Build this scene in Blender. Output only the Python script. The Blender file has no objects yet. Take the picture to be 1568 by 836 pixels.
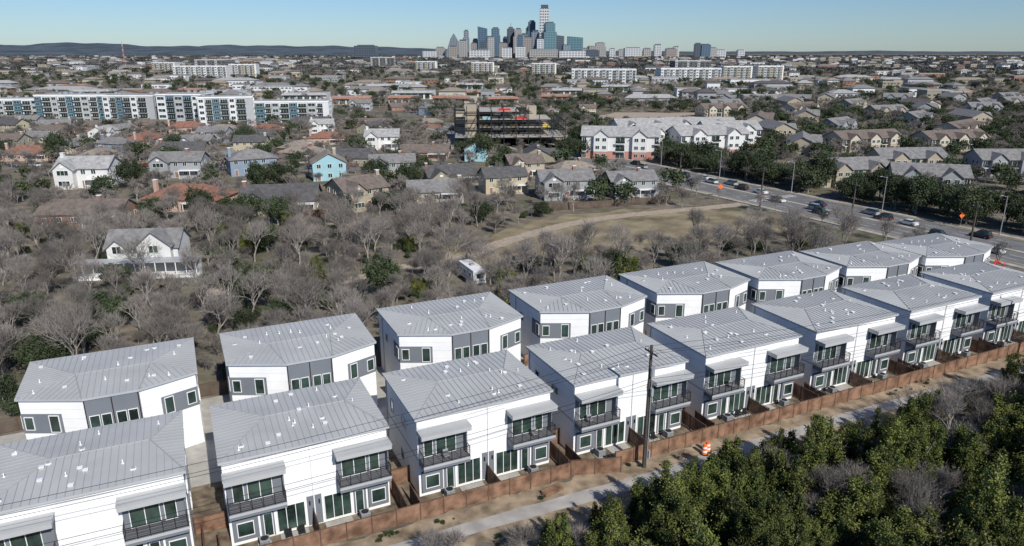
import bpy, math, random
from mathutils import Vector, Matrix
R = random.Random(11)
scene = bpy.context.scene
rad = math.radians

# ------------------------------------------------------------------ materials
def mat(name, col, rough=.8, var=.15, scale=.6, metal=0.0, spec=.3, col2=None, rnd=0.0, bump=0.0, detail=4):
    m = bpy.data.materials.new(name); m.use_nodes = True
    nt = m.node_tree; N = nt.nodes; L = nt.links
    b = N['Principled BSDF']
    b.inputs['Roughness'].default_value = rough
    b.inputs['Metallic'].default_value = metal
    b.inputs['Specular IOR Level'].default_value = spec
    geo = N.new('ShaderNodeNewGeometry')
    nz = N.new('ShaderNodeTexNoise'); nz.inputs['Scale'].default_value = scale; nz.inputs['Detail'].default_value = detail
    L.new(geo.outputs['Position'], nz.inputs['Vector'])
    mr = N.new('ShaderNodeMapRange'); mr.inputs['From Min'].default_value = .32; mr.inputs['From Max'].default_value = .68
    L.new(nz.outputs['Fac'], mr.inputs['Value'])
    mx = N.new('ShaderNodeMix'); mx.data_type = 'RGBA'
    a = [max(0, c*(1-var)) for c in col]; c2 = col2 if col2 else [min(1, c*(1+var)) for c in col]
    mx.inputs[6].default_value = (*a, 1); mx.inputs[7].default_value = (*c2, 1)
    L.new(mr.outputs[0], mx.inputs[0])
    out = mx.outputs[2]
    if rnd > 0:
        oi = N.new('ShaderNodeObjectInfo')
        m2 = N.new('ShaderNodeMapRange'); m2.inputs['To Min'].default_value = 1-rnd; m2.inputs['To Max'].default_value = 1+rnd
        L.new(oi.outputs['Random'], m2.inputs['Value'])
        hs = N.new('ShaderNodeHueSaturation'); L.new(out, hs.inputs['Color']); L.new(m2.outputs[0], hs.inputs['Value'])
        m3 = N.new('ShaderNodeMapRange'); m3.inputs['To Min'].default_value = .5-rnd*.03; m3.inputs['To Max'].default_value = .5+rnd*.03
        mm = N.new('ShaderNodeMath'); mm.operation = 'FRACT'; m4 = N.new('ShaderNodeMath'); m4.operation = 'MULTIPLY'; m4.inputs[1].default_value = 7.3
        L.new(oi.outputs['Random'], m4.inputs[0]); L.new(m4.outputs[0], mm.inputs[0]); L.new(mm.outputs[0], m3.inputs['Value']); L.new(m3.outputs[0], hs.inputs['Hue'])
        out = hs.outputs['Color']
    L.new(out, b.inputs['Base Color'])
    if bump > 0:
        bp = N.new('ShaderNodeBump'); bp.inputs['Strength'].default_value = bump; bp.inputs['Distance'].default_value = .1
        L.new(nz.outputs['Fac'], bp.inputs['Height']); L.new(bp.outputs[0], b.inputs['Normal'])
    return m

def siding(name, col, step=.3, amt=.25):
    """lap siding / panel wall : thin darker joints every step metres in height"""
    m = mat(name, col, .6, .05, .5)
    nt = m.node_tree; N = nt.nodes; L = nt.links; b = N['Principled BSDF']
    src = b.inputs['Base Color'].links[0].from_socket
    geo = N.new('ShaderNodeNewGeometry'); sp = N.new('ShaderNodeSeparateXYZ'); L.new(geo.outputs['Position'], sp.inputs[0])
    d = N.new('ShaderNodeMath'); d.operation = 'DIVIDE'; d.inputs[1].default_value = step; L.new(sp.outputs[2], d.inputs[0])
    f = N.new('ShaderNodeMath'); f.operation = 'FRACT'; L.new(d.outputs[0], f.inputs[0])
    c = N.new('ShaderNodeMath'); c.operation = 'LESS_THAN'; c.inputs[1].default_value = .05 if step > .5 else .1; L.new(f.outputs[0], c.inputs[0])
    k = N.new('ShaderNodeMath'); k.operation = 'MULTIPLY'; k.inputs[1].default_value = amt; L.new(c.outputs[0], k.inputs[0])
    mx = N.new('ShaderNodeMix'); mx.data_type = 'RGBA'; L.new(k.outputs[0], mx.inputs[0]); L.new(src, mx.inputs[6]); mx.inputs[7].default_value = (.2, .22, .25, 1)
    L.new(mx.outputs[2], b.inputs['Base Color'])
    return m

def tower_mat(name, glass, frame, fh=9., cw=11., rough=.3, t=.35):
    m = bpy.data.materials.new(name); m.use_nodes = True
    nt = m.node_tree; N = nt.nodes; L = nt.links; b = N['Principled BSDF']; b.inputs['Roughness'].default_value = rough
    tc = N.new('ShaderNodeTexCoord'); sp = N.new('ShaderNodeSeparateXYZ'); L.new(tc.outputs['Object'], sp.inputs[0])
    def band(sock, w, th):
        d = N.new('ShaderNodeMath'); d.operation = 'DIVIDE'; d.inputs[1].default_value = w; L.new(sock, d.inputs[0])
        f = N.new('ShaderNodeMath'); f.operation = 'FRACT'; L.new(d.outputs[0], f.inputs[0])
        c = N.new('ShaderNodeMath'); c.operation = 'LESS_THAN'; c.inputs[1].default_value = th; L.new(f.outputs[0], c.inputs[0]); return c.outputs[0]
    ad = N.new('ShaderNodeMath'); ad.operation = 'ADD'; L.new(sp.outputs[0], ad.inputs[0]); L.new(sp.outputs[1], ad.inputs[1])
    a = band(sp.outputs[2], fh, t); c = band(ad.outputs[0], cw, t*.7)
    mxx = N.new('ShaderNodeMath'); mxx.operation = 'MAXIMUM'; L.new(a, mxx.inputs[0]); L.new(c, mxx.inputs[1])
    mx = N.new('ShaderNodeMix'); mx.data_type = 'RGBA'; L.new(mxx.outputs[0], mx.inputs[0])
    mx.inputs[6].default_value = (*glass, 1); mx.inputs[7].default_value = (*frame, 1)
    L.new(mx.outputs[2], b.inputs['Base Color'])
    return m

M = {}
M['white'] = siding('white_siding', (.82, .82, .81), 1.1, .22)
M['grey'] = mat('grey_panel_paint', (.165, .18, .20), .6, .05)
M['trim'] = mat('white_trim', (.78, .78, .77), .5, .04)
M['metalroof'] = mat('silver_standing_seam_metal', (.435, .44, .43), .55, .09, .22, spec=.35, detail=7)
M['seam'] = mat('roof_seam_metal', (.33, .335, .33), .55, .04)
M['fascia'] = mat('roof_fascia', (.40, .41, .415), .5, .04)
M['glass'] = mat('window_glass', (.018, .030, .026), .06, .5, .5, spec=.6, col2=(.05, .085, .07))
M['black'] = mat('black_metal', (.02, .02, .022), .5, .1)
M['brown'] = mat('bronze_metal', (.10, .075, .06), .5, .1)
M['wood'] = mat('stained_cedar', (.155, .085, .052), .8, .3, .9, col2=(.31, .185, .12), detail=6)
M['woodpost'] = mat('cedar_post', (.11, .065, .045), .8, .2)
M['oldwood'] = mat('weathered_wood', (.11, .085, .065), .85, .25)
M['tanwood'] = mat('pole_wood', (.082, .068, .056), .85, .2, 3)
M['concrete'] = mat('concrete', (.40, .38, .34), .85, .15, .7)
M['path'] = mat('pale_concrete_path', (.36, .34, .31), .9, .18, .5, col2=(.46, .43, .39), detail=9)
M['dirt'] = mat('bare_tan_soil', (.215, .165, .11), .95, .3, .55, col2=(.42, .33, .225), bump=.4, detail=12)
M['yard'] = mat('yard_mulch_soil', (.12, .09, .065), .95, .35, .8, col2=(.25, .20, .14), detail=8)
M['gravel'] = mat('pale_dirt_track', (.38, .31, .235), .95, .2, .8, detail=8)
M['drygrass'] = mat('dry_grass', (.17, .14, .082), .95, .25, .16, col2=(.35, .285, .18), detail=12)
M['asphalt'] = mat('asphalt', (.165, .163, .16), .85, .15, .3)
M['line'] = mat('road_paint', (.7, .7, .68), .7, .08)
M['yellow'] = mat('yellow_road_paint', (.6, .42, .06), .7, .08)
M['vent'] = mat('white_vent', (.85, .85, .85), .4, .03)
M['acgrey'] = mat('ac_grey', (.30, .31, .32), .5, .05)
M['orange'] = mat('safety_orange', (.85, .17, .03), .5, .05)
M['red'] = mat('machine_red', (.55, .03, .02), .4, .05)
M['tyre'] = mat('tyre_rubber', (.02, .02, .02), .9, .1)
M['steel'] = mat('galvanised_steel', (.38, .39, .40), .45, .05, metal=.4)
M['bark'] = mat('bare_bark', (.25, .228, .205), .95, .25, 1.2, rnd=.25)
M['twig'] = mat('bare_twigs', (.195, .175, .158), .95, .2, .4, rnd=.36)
M['jl'] = mat('juniper_leaf_light', (.085, .112, .024), .75, .35, .8, col2=(.165, .185, .045), rnd=.34)
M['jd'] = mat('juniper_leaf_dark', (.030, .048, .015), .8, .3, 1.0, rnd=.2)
M['jb'] = mat('juniper_leaf_brown', (.15, .135, .06), .8, .3, 1.0, rnd=.2)
M['ol'] = mat('oak_leaf_light', (.052, .070, .032), .75, .3, .5, rnd=.3)
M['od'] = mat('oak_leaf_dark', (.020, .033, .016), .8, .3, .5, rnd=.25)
M['farbrown'] = mat('distant_bare_canopy', (.135, .126, .120), .95, .3, .02, rnd=.3)
M['fargreen'] = mat('distant_green_canopy', (.056, .068, .060), .95, .3, .02, rnd=.3)  # blue lifted in the base colour to stand for distance haze
M['hill'] = mat('hazy_hill_forest', (.055, .073, .09), 1., .25, .004, col2=(.09, .115, .135), detail=10)  # aerial haze is put into this colour as a blue shift

# ------------------------------------------------------------------ mesh builder
class MB:
    def __init__(s): s.p = {}
    def part(s, n):
        if n not in s.p: s.p[n] = ([], [], [], [])
        return s.p[n]
    def poly(s, n, m, pts):
        v, f, mi, ms = s.part(n)
        if m not in ms: ms.append(m)
        b = len(v); v.extend([tuple(q) for q in pts]); f.append(tuple(range(b, b+len(pts)))); mi.append(ms.index(m))
    def hexa(s, n, m, c):
        v, f, mi, ms = s.part(n)
        if m not in ms: ms.append(m)
        k = ms.index(m); b = len(v); v.extend([tuple(q) for q in c])
        for q in ((3, 2, 1, 0), (4, 5, 6, 7), (0, 1, 5, 4), (1, 2, 6, 5), (2, 3, 7, 6), (3, 0, 4, 7)):
            f.append(tuple(b+i for i in q)); mi.append(k)
    def box(s, n, m, x0, x1, y0, y1, z0, z1):
        s.hexa(n, m, [(x0, y0, z0), (x1, y0, z0), (x1, y1, z0), (x0, y1, z0), (x0, y0, z1), (x1, y0, z1), (x1, y1, z1), (x0, y1, z1)])
    def ob(s, n, m, P, Q, s0, s1, o0, o1, z0, z1):
        d = Vector((Q[0]-P[0], Q[1]-P[1])); d.normalize(); nn = Vector((d.y, -d.x)); P = Vector(P)
        def c(a, o, z): q = P+d*a+nn*o; return (q.x, q.y, z)
        s.hexa(n, m, [c(s0, o1, z0), c(s1, o1, z0), c(s1, o0, z0), c(s0, o0, z0), c(s0, o1, z1), c(s1, o1, z1), c(s1, o0, z1), c(s0, o0, z1)])
    def prism(s, n, m, pts, z0, z1):
        k = len(pts)
        for i in range(k):
            a, b = pts[i], pts[(i+1) % k]
            s.poly(n, m, [(a[0], a[1], z0), (b[0], b[1], z0), (b[0], b[1], z1), (a[0], a[1], z1)])
        s.poly(n, m, [(a[0], a[1], z1) for a in pts]); s.poly(n, m, [(a[0], a[1], z0) for a in reversed(pts)])
    def cyl(s, n, m, p, q, r0, r1, k=8, cap=True):
        p = Vector(p); q = Vector(q); d = (q-p)
        if d.length < 1e-6: return
        d.normalize(); u = d.orthogonal().normalized(); w = d.cross(u)
        A = [p+(u*math.cos(2*math.pi*i/k)+w*math.sin(2*math.pi*i/k))*r0 for i in range(k)]
        B = [q+(u*math.cos(2*math.pi*i/k)+w*math.sin(2*math.pi*i/k))*r1 for i in range(k)]
        v, f, mi, ms = s.part(n)
        if m not in ms: ms.append(m)
        x = ms.index(m); b = len(v); v.extend([tuple(t) for t in A+B])
        for i in range(k):
            j = (i+1) % k; f.append((b+i, b+j, b+k+j, b+k+i)); mi.append(x)
        if cap: f.append(tuple(b+k+i for i in range(k))); mi.append(x); f.append(tuple(b+k-1-i for i in range(k))); mi.append(x)
    def window(s, P, Q, s0, s1, z0, z1, cols=1, fr='trim', g='glass', n='windows', t=.07):
        s.ob(n, g, P, Q, s0+t, s1-t, -.02, .05, z0+t, z1-t)
        s.ob(n, fr, P, Q, s0, s0+t, -.02, .1, z0, z1); s.ob(n, fr, P, Q, s1-t, s1, -.02, .1, z0, z1)
        s.ob(n, fr, P, Q, s0+t, s1-t, -.02, .1, z0, z0+t); s.ob(n, fr, P, Q, s0+t, s1-t, -.02, .1, z1-t, z1)
        for i in range(1, cols):
            x = s0+(s1-s0)*i/cols; s.ob(n, fr, P, Q, x-t*.5, x+t*.5, -.02, .095, z0+t, z1-t)
    def roofplane(s, pts, mroof='metalroof', spacing=.62, seam=True, n='roof'):
        """standing seam roof plane; first edge is the eave"""
        s.poly(n, mroof, pts)
        if not seam: return
        a, b = Vector(pts[0]), Vector(pts[1]); e = (b-a); e.z = 0; e.normalize(); dn = Vector((-e.y, e.x, 0))
        v = [Vector(q) for q in pts]
        nrm = (v[1]-v[0]).cross(v[2]-v[0]).normalized()
        def zz(x, y): return v[0].z-((x-v[0].x)*nrm.x+(y-v[0].y)*nrm.y)/nrm.z
        us = [(q-a).dot(e) for q in v]; ws = [(q-a).dot(dn) for q in v]
        u = min(us)+spacing*.5
        while u < max(us):
            xs = []
            for i in range(len(v)):
                j = (i+1) % len(v)
                if (us[i]-u)*(us[j]-u) < 0:
                    t = (u-us[i])/(us[j]-us[i]); xs.append(ws[i]+t*(ws[j]-ws[i]))
            if len(xs) >= 2:
                w0, w1 = min(xs), max(xs)
                if w1-w0 > .2:
                    c = []
                    for dz in (-.01, .055):
                        for (uu, ww) in ((u-.022, w0), (u+.022, w0), (u+.022, w1), (u-.022, w1)):
                            q = a+e*uu+dn*ww; c.append((q.x, q.y, zz(q.x, q.y)+dz))
                    s.hexa(n+'_seams', 'seam', c)
            u += spacing
    def meshes(s, base):
        out = []
        for n, (v, f, mi, ms) in s.p.items():
            me = bpy.data.meshes.new(base+'_'+n); me.from_pydata(v, [], f)
            for q in ms: me.materials.append(M[q])
            me.polygons.foreach_set('material_index', mi); me.update(); out.append((n, me))
        return out

def place(name, meshes, loc=(0, 0, 0), rz=0., sc=1.):
    if len(meshes) == 1:
        o = bpy.data.objects.new(name, meshes[0][1]); scene.collection.objects.link(o)
        o.location = loc; o.rotation_euler = (0, 0, rz); o.scale = (sc, sc, sc); return o
    e = bpy.data.objects.new(name, None); scene.collection.objects.link(e)
    e.location = loc; e.rotation_euler = (0, 0, rz); e.scale = (sc, sc, sc); e.empty_display_size = .5
    for n, me in meshes:
        o = bpy.data.objects.new(n, me); scene.collection.objects.link(o); o.parent = e
    return e

# townhouse estate frame: a along the rows, b away from the lane
ANG = math.atan2(.426, .905); OX, OY = -26.0, 55.6
ca, sa = math.cos(ANG), math.sin(ANG)
def EW(a, b): return (OX+ca*a-sa*b, OY+sa*a+ca*b)
def WE(x, y): dx, dy = x-OX, y-OY; return (ca*dx+sa*dy, -sa*dx+ca*dy)

# ------------------------------------------------------------------ ground
def sheet(name, m, pts, z):
    me = bpy.data.meshes.new(name); me.from_pydata([(x, y, z) for x, y in pts], [], [tuple(range(len(pts)))]); me.materials.append(m)
    o = bpy.data.objects.new(name, me); scene.collection.objects.link(o); return o
def rough_sheet(name, m, pts, z, amp=.8, step=1.5, seed=1):
    """sheet with an irregular, ragged outline"""
    rr = random.Random(seed); out = []
    for i in range(len(pts)):
        a = Vector(pts[i]); b = Vector(pts[(i+1) % len(pts)]); n = max(1, int((b-a).length/step)); d = (b-a).normalized(); nn = Vector((-d.y, d.x))
        for k in range(n): q = a.lerp(b, k/n)+nn*rr.uniform(-amp, amp); out.append((q.x, q.y))
    return sheet(name, m, out, z)
gm = bpy.data.materials.new('ground_mixed_cover'); gm.use_nodes = True
nt = gm.node_tree; N = nt.nodes; L = nt.links; bs = N['Principled BSDF']; bs.inputs['Roughness'].default_value = 1; bs.inputs['Specular IOR Level'].default_value = .1
geo = N.new('ShaderNodeNewGeometry')
def nz(sc, det=8):
    n = N.new('ShaderNodeTexNoise'); n.inputs['Scale'].default_value = sc; n.inputs['Detail'].default_value = det; n.inputs['Roughness'].default_value = .65; L.new(geo.outputs['Position'], n.inputs['Vector']); return n.outputs['Fac']
def ramp(s, a, b):
    r = N.new('ShaderNodeMapRange'); r.inputs['From Min'].default_value = a; r.inputs['From Max'].default_value = b; L.new(s, r.inputs['Value']); return r.outputs[0]
def mix(f, A, B):
    x = N.new('ShaderNodeMix'); x.data_type = 'RGBA'; L.new(f, x.inputs[0])
    for i, c in ((6, A), (7, B)):
        if isinstance(c, tuple): x.inputs[i].default_value = (*c, 1)
        else: L.new(c, x.inputs[i])
    return x.outputs[2]
c1 = mix(ramp(nz(.25, 12), .35, .65), (.105, .090, .073), (.25, .215, .16))
c2 = mix(ramp(nz(.045), .48, .66), c1, (.072, .085, .038))
c3 = mix(ramp(nz(.012), .5, .7), c2, (.23, .20, .155))
L.new(c3, bs.inputs['Base Color'])
M['ground'] = gm
sheet('ground', gm, [(-40000, -3000), (40000, -3000), (40000, 40000), (-40000, 40000)], 0)

def ribbon(name, m, pts, w, z, rag=.06):
    v = []; f = []
    P = [Vector(p) for p in pts]; S = []
    for i in range(len(P)-1):
        p0 = P[max(i-1, 0)]; p1 = P[i]; p2 = P[i+1]; p3 = P[min(i+2, len(P)-1)]
        for k in range(10):
            t = k/10; S.append(.5*((2*p1)+(p2-p0)*t+(2*p0-5*p1+4*p2-p3)*t*t+(3*p1-p0-3*p2+p3)*t**3))
    S.append(P[-1])
    for i, q in enumerate(S):
        d = (S[min(i+1, len(S)-1)]-S[max(i-1, 0)]).normalized(); n = Vector((-d.y, d.x)); ww = w*(1+R.uniform(-rag, rag))/2
        v += [(*(q+n*ww), z), (*(q-n*ww), z)]
        if i: b = 2*i; f.append((b-2, b-1, b+1, b))
    me = bpy.data.meshes.new(name); me.from_pydata(v, [], f); me.materials.append(m)
    o = bpy.data.objects.new(name, me); scene.collection.objects.link(o); return S

# field and dirt track beyond the estate
FIELD = [(-16, 143), (-4, 146), (10, 152), (28, 158), (50, 166), (72, 176), (76, 188), (66, 203), (52, 207), (30, 203), (14, 194), (2, 184), (-8, 168), (-22, 153)]
rough_sheet('dry_grass_field', M['drygrass'], FIELD, .004, 2.2, 3)
rough_sheet('dry_grass_lawn', M['drygrass'], [(-62, 176), (-50, 172), (-38, 178), (-36, 190), (-50, 196), (-60, 190)], .004, 1.5, 3, 4)
TR = ribbon('dirt_track', M['gravel'], [(-60, 128), (-42, 133), (-32, 137), (-25.4, 143.8), (-12.2, 151), (-5.2, 161.7), (2.6, 171.6), (13.1, 183), (26.4, 192.6), (40.3, 199), (56, 205), (72, 212)], 4.4, .008, .14)

# estate ground
A0, A1 = -60, 137
sheet('yard_ground', M['yard'], [EW(A0, -3.7), EW(A1, -3.7), EW(A1, 18), EW(A0, 18)], .004)
sheet('driveway', M['concrete'], [EW(A0, 11.8), EW(A1, 11.8), EW(A1, 33), EW(A0, 33)], .008)
rough_sheet('dirt_verge', M['dirt'], [EW(A0, -10.4), EW(8, -10.0), EW(20, -9.4), EW(34, -10.6), EW(60, -9.6), EW(90, -10.8), EW(A1+30, -9.8), EW(A1+30, -3.7), EW(A0, -3.7)], .005, .5, .8)
ribbon('concrete_path', M['path'], [EW(-60, -7.0), EW(-20, -7.0), EW(10, -7.1), EW(22, -6.9), EW(40, -7.3), EW(58, -6.9), EW(80, -7.0), EW(105, -7.4), EW(135, -7.0), EW(160, -6)], 1.9, .012, .10)
rough_sheet('cleared_lot', M['gravel'], [(60, 455), (125, 450), (150, 480), (140, 540), (80, 545), (52, 500)], .01, 3, 8)

# ------------------------------------------------------------------ front row townhouse
def balcony(m, P, Q, s0, s1):
    D = 1.55
    m.ob('balcony_slab', 'grey', P, Q, s0, s1, -.02, D, 3.75, 4.3)
    m.ob('balcony_slab', 'fascia', P, Q, s0-.02, s1+.02, D, D+.04, 4.05, 4.32)
    m.ob('awning', 'fascia', P, Q, s0-.15, s1+.15, -.02, D+.1, 7.32, 7.78)
    m.ob('awning', 'metalroof', P, Q, s0-.2, s1+.2, -.02, D+.16, 7.785, 7.84)
    m.ob('loggia_panel', 'grey', P, Q, s0, s1, -.02, .035, 4.31, 7.31)
    for o in (D-.05,):
        for z in (4.42, 5.5): m.ob('railing', 'black', P, Q, s0, s1, o-.03, o+.03, z, z+.06)
        for z in (4.64, 4.86, 5.08, 5.3): m.ob('railing', 'brown', P, Q, s0, s1, o-.015, o+.015, z, z+.03)
        n = 5
        for i in range(n+1):
            x = s0+(s1-s0-.06)*i/n; m.ob('railing', 'black', P, Q, x, x+.06, o-.04, o+.04, 4.31, 5.55)
    for x in (s0+.03, s1-.06):
        for z in (4.42, 5.5): m.ob('railing', 'black', P, Q, x-.03, x+.03, .1, D-.1, z, z+.06)
        for z in (4.64, 4.86, 5.08, 5.3): m.ob('railing', 'brown', P, Q, x-.015, x+.015, .1, D-.1, z, z+.03)

def deckchair(m, x, y, z):
    m.box('balcony_chairs', 'acgrey', x-.28, x+.28, y-.28, y+.28, z+.38, z+.45); m.box('balcony_chairs', 'acgrey', x-.28, x+.28, y+.22, y+.29, z+.45, z+.95)
    for dx in (-.26, .21):
        for dy in (-.26, .21): m.box('balcony_chairs', 'black', x+dx, x+dx+.05, y+dy, y+dy+.05, z, z+.38)

def front_house(seed):
    r = random.Random(seed); m = MB(); W, D, E = 15.1, 11.5, 8.95
    m.prism('walls', 'white', [(0, 0), (W, 0), (W, D), (0, D)], 0, E)
    P, Q = (0, 0), (W, 0)
    for (s0, s1, mir) in ((.1, 5.1, 0), (10.0, 15.0, 1)):
        balcony(m, P, Q, s0, s1)
        if not mir:
            m.window(P, Q, s0+.5, s0+1.5, 4.5, 6.9, 1, t=.06); m.window(P, Q, s0+1.8, s0+4.0, 4.45, 6.9, 2, t=.06)
        else:
            m.window(P, Q, s0+.5, s0+2.9, 4.45, 6.9, 2, t=.06); m.window(P, Q, s0+3.2, s0+4.2, 4.5, 6.9, 1, t=.06)
        m.ob('blade_wall', 'grey', P, Q, s1-.12, s1, .04, .75, 4.32, 7.31)
        if r.random() < .6: deckchair(m, s0+r.uniform(1, 4), -.85, 4.305)
    # ground floor
    m.ob('lower_panel', 'grey', P, Q, .25, 2.5, -.02, .3, .55, 2.9)
    m.window((0, -.3), (W, -.3), .6, 2.1, 1.0, 2.5, 1)
    m.ob('lower_panel', 'grey', P, Q, 12.9, 14.9, -.02, .3, .55, 2.9)
    m.window((0, -.3), (W, -.3), 13.15, 14.6, 1.0, 2.5, 1)
    m.ob('lower_panel', 'grey', P, Q, 2.7, 3.95, -.02, .03, .1, 3.3); m.ob('lower_panel', 'grey', P, Q, 11.45, 12.7, -.02, .03, .1, 3.3)
    m.ob('lower_panel', 'grey', P, Q, 7.0, 8.4, -.02, .03, .1, 3.3)
    P3, Q3 = (0, -.03), (W, -.03)
    for (s0, s1) in ((4.2, 6.8), (8.6, 11.2)):
        m.window(P, Q, s0, s1, .25, 3.0, 3, t=.06)
    m.window(P3, Q3, 2.95, 3.8, .15, 2.7, 1); m.window(P3, Q3, 11.6, 12.45, .15, 2.7, 1)
    for (s, z) in ((7.2, 2.4), (8.1, 2.4)): m.ob('wall_lamp', 'black', P3, Q3, s, s+.12, 0, .16, z, z+.4)
    m.ob('downspout', 'trim', P, Q, 7.65, 7.75, .03, .13, .3, E-.1)
    m.ob('downspout', 'fascia', (0, D), (0, 0), .3, .4, 0, .1, .1, E)
    # sides
    L0, L1 = (0, D), (0, 0); R0, R1 = (W, 0), (W, D)
    for A, B in ((L0, L1), (R0, R1)):
        m.window(A, B, 2.0, 3.1, 5.4, 6.9); m.window(A, B, 6.2, 7.9, 5.9, 6.9, 2); m.window(A, B, 5.5, 6.6, 1.4, 2.8)
        m.ob('trim_band', 'fascia', A, B, 0, 11.5, 0, .03, 4.25, 4.4)
    BP, BQ = (W, D), (0, D)
    for s in (1, 9.0): m.window(BP, BQ, s, s+4.6, .1, 2.6, 1, g='trim', n='garage_door')
    for s in (1.5, 5.2, 9, 12.3): m.window(BP, BQ, s, s+1.4, 5.2, 6.9)
    # roof : almost flat hip
    o = .26; z0 = E+.08; zr = E+.34
    e = [(-o, -o), (W+o, -o), (W+o, D+o), (-o, D+o)]
    for i in range(4):
        a, b = e[i], e[(i+1) % 4]
        m.poly('fascia', 'fascia', [(a[0], a[1], E-.15), (b[0], b[1], E-.15), (b[0], b[1], z0), (a[0], a[1], z0)])
    m.poly('fascia', 'fascia', [(p[0], p[1], E-.15) for p in reversed(e)])
    q = [(x, y, z0) for x, y in e]; r1 = (4.6, D*.56, zr); r2 = (W-2.6, D*.56, zr)
    m.roofplane([q[0], q[1], r2, r1]); m.roofplane([q[1], q[2], r2]); m.roofplane([q[2], q[3], r1, r2]); m.roofplane([q[3], q[0], r1])
    for a, b in ((q[0], r1), (q[3], r1), (q[1], r2), (q[2], r2), (r1, r2)): m.cyl('ridge_caps', 'seam', (a[0], a[1], a[2]+.01), (b[0], b[1], b[2]+.01), .06, .06, 6)
    vents(m, r, W, D, z0, zr)
    return m.meshes('front_townhouse')

def vents(m, r, W, D, z0, zr):
    for i in range(17):
        x = r.uniform(1.2, W-1.2); y = r.uniform(1, D-1)
        t = min(y/(D*.55), (D-y)/(D*.45), x/5, (W-x)/4, 1); z = z0+(zr-z0)*t
        if i < 3:
            m.cyl('roof_vents', 'vent', (x, y, z-.15), (x, y, z+.10), .27, .25, 12); m.cyl('roof_vents', 'acgrey', (x, y, z+.10), (x, y, z+.18), .2, .12, 12)
        elif i < 11:
            m.cyl('roof_vents', 'vent', (x, y, z-.1), (x, y, z+.05), .17, .10, 10); m.cyl('roof_vents', 'vent', (x, y, z), (x, y, z+.38), .05, .05, 8)
        else:
            m.box('roof_vents', 'metalroof', x-.18, x+.18, y-.18, y+.18, z-.1, z+.13); m.box('roof_vents', 'vent', x-.22, x+.22, y-.22, y+.22, z+.131, z+.17)

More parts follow.
